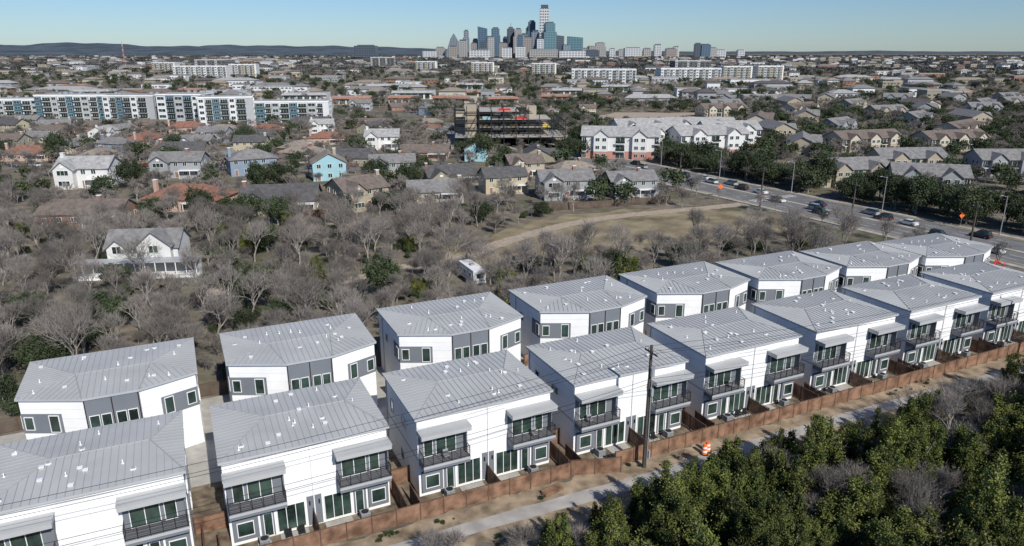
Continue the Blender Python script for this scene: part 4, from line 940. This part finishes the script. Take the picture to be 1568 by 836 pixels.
# instanced tree masses
def scatter(name, pts, srcs):
    coll = bpy.data.collections.new(name+'_kinds')
    for i, me in enumerate(srcs):
        o = bpy.data.objects.new('%s_kind_%02d' % (name, i), me); coll.objects.link(o)
    me = bpy.data.meshes.new(name); me.from_pydata([p[:3] for p in pts], [], [])
    a = me.attributes.new('scl', 'FLOAT', 'POINT'); a.data.foreach_set('value', [p[3] for p in pts])
    a = me.attributes.new('rz', 'FLOAT', 'POINT'); a.data.foreach_set('value', [R.uniform(0, 6.28) for p in pts])
    a = me.attributes.new('idx', 'INT', 'POINT'); a.data.foreach_set('value', [p[4] for p in pts])
    ob = bpy.data.objects.new(name, me); scene.collection.objects.link(ob)
    ng = bpy.data.node_groups.new(name, 'GeometryNodeTree')
    ng.interface.new_socket('Geometry', in_out='INPUT', socket_type='NodeSocketGeometry'); ng.interface.new_socket('Geometry', in_out='OUTPUT', socket_type='NodeSocketGeometry')
    n = ng.nodes; gi = n.new('NodeGroupInput'); go = n.new('NodeGroupOutput'); ci = n.new('GeometryNodeCollectionInfo'); io = n.new('GeometryNodeInstanceOnPoints')
    ci.inputs['Collection'].default_value = coll; ci.inputs['Separate Children'].default_value = True; ci.inputs['Reset Children'].default_value = True
    io.inputs['Pick Instance'].default_value = True
    def na(nm, ty):
        q = n.new('GeometryNodeInputNamedAttribute'); q.data_type = ty; q.inputs['Name'].default_value = nm
        return [o for o in q.outputs if o.enabled and o.name == 'Attribute'][0]
    cx = n.new('ShaderNodeCombineXYZ'); l = ng.links
    l.new(gi.outputs[0], io.inputs['Points']); l.new(ci.outputs[0], io.inputs['Instance']); l.new(na('idx', 'INT'), io.inputs['Instance Index'])
    l.new(na('rz', 'FLOAT'), cx.inputs[2]); l.new(cx.outputs[0], io.inputs['Rotation'])
    l.new(na('scl', 'FLOAT'), io.inputs['Scale']); l.new(io.outputs[0], go.inputs[0])
    md = ob.modifiers.new('instances', 'NODES'); md.node_group = ng
BTF = [bare(40+s, 9.5, .9, 4, 7, .085, .27) for s in range(4)]; OKF = [leafy(50+s, 8, 4.2, 'oak', 70, 14, .8, ('ol', 'od'), 1.0) for s in range(3)]
pts = []
for t in range(800):
    y = R.uniform(75, 200); x = R.uniform(-.8*y, min(.7*y, 70))
    if not free(x, y, .5): continue
    pts.append((x, y, 0, R.uniform(.3, .95), R.choice((0, 1, 2, 3, 2, 3))))
scatter('understorey_brush', pts, BUSH+SB)
pts = []
for t in range(4200):
    y = math.sqrt(R.uniform(185**2, 620**2)); x = R.uniform(-.8, .8)*y
    if x > 60 and y < 215: continue
    if not free(x, y, .3): continue
    g = R.random(); ev = .15 if x < 0 else .3
    pts.append((x, y, 0, R.uniform(.5, .95), R.randrange(4) if g > ev else 4+R.randrange(3)))
scatter('suburban_tree_mass', pts, BTF+OKF)
pts = []
for t in range(5600):
    y = math.sqrt(R.uniform(600**2, 1600**2)); x = R.uniform(-.8, .8)*y
    if not free(x, y, .5): continue
    pts.append((x, y, 0, R.uniform(.6, 1.15), R.randrange(4) if R.random() > .25 else 4+R.randrange(3)))
scatter('distant_tree_mass', pts, BTF+OKF)
def clump(seed, k1, k2):
    rr = random.Random(seed); v = []; f = []; mi = []
    for i in range(26):
        cx, cy, r0, hh = rr.uniform(-45, 45), rr.uniform(-30, 30), rr.uniform(4, 7), rr.uniform(6, 11); k = 0 if rr.random() < .65 else 1
        for _ in range(45):
            d = Vector((rr.gauss(0, 1), rr.gauss(0, 1), rr.gauss(.2, 1))).normalized(); p = Vector((cx+d.x*r0, cy+d.y*r0, max(.5, hh*.55+d.z*hh*.45)))
            u = Vector((rr.gauss(0, 1), rr.gauss(0, 1), rr.gauss(0, 1))).normalized(); w = u.orthogonal().normalized(); s = rr.uniform(.8, 1.7)
            b = len(v); v += [tuple(p-u*s), tuple(p+w*s), tuple(p+u*s), tuple(p-w*s)]; f.append((b, b+1, b+2, b+3)); mi.append(k)
    me = bpy.data.meshes.new('clump'); me.from_pydata(v, [], f); me.materials.append(M[k1]); me.materials.append(M[k2]); me.polygons.foreach_set('material_index', mi); return me
CL = [clump(s, 'farbrown', 'fargreen') for s in range(3)]+[clump(9, 'fargreen', 'farbrown')]
pts = []
for t in range(3600):
    y = 1500+5800*R.random()**1.25; x = R.uniform(-.82, .82)*y
    if y < 2000 and not free(x, y, 20): continue
    pts.append((x, y, 0, R.uniform(.75, 1.1), R.randrange(4)))
scatter('distant_forest', pts, CL)

# ------------------------------------------------------------------ light, sky, camera
w = bpy.data.worlds.new('World'); scene.world = w; w.use_nodes = True; nt = w.node_tree
sky = nt.nodes.new('ShaderNodeTexSky'); sky.sky_type = 'NISHITA'; sky.sun_disc = False; sky.sun_elevation = rad(38); sky.sun_rotation = rad(150); sky.altitude = 200; sky.air_density = 1.0; sky.dust_density = .2; sky.ozone_density = 3.0
tint = nt.nodes.new('ShaderNodeMix'); tint.data_type = 'RGBA'; tint.blend_type = 'MULTIPLY'; tint.inputs[0].default_value = 1; tint.inputs[7].default_value = (.66, .83, 1.08, 1)
nt.links.new(sky.outputs[0], tint.inputs[6]); nt.links.new(tint.outputs[2], nt.nodes['Background'].inputs[0]); nt.nodes['Background'].inputs[1].default_value = .086
sd = bpy.data.lights.new('sun', 'SUN'); sd.energy = 4.8; sd.angle = rad(.5); sd.color = (1, .96, .90)
so = bpy.data.objects.new('sun', sd); scene.collection.objects.link(so)
sv = Vector((.5*math.cos(rad(38)), -.866*math.cos(rad(38)), math.sin(rad(38)))); so.rotation_euler = sv.to_track_quat('Z', 'Y').to_euler(); so.location = (60, -80, 120)
cd = bpy.data.cameras.new('camera'); cam = bpy.data.objects.new('camera', cd); scene.collection.objects.link(cam)
cam.location = (0, 0, 44); cam.rotation_euler = (rad(90-17.32), 0, 0); cd.lens = 25.03; cd.sensor_width = 36; cd.clip_start = .5; cd.clip_end = 60000
scene.camera = cam
scene.view_settings.view_transform = 'Standard'; scene.view_settings.look = 'None'; scene.view_settings.exposure = 0
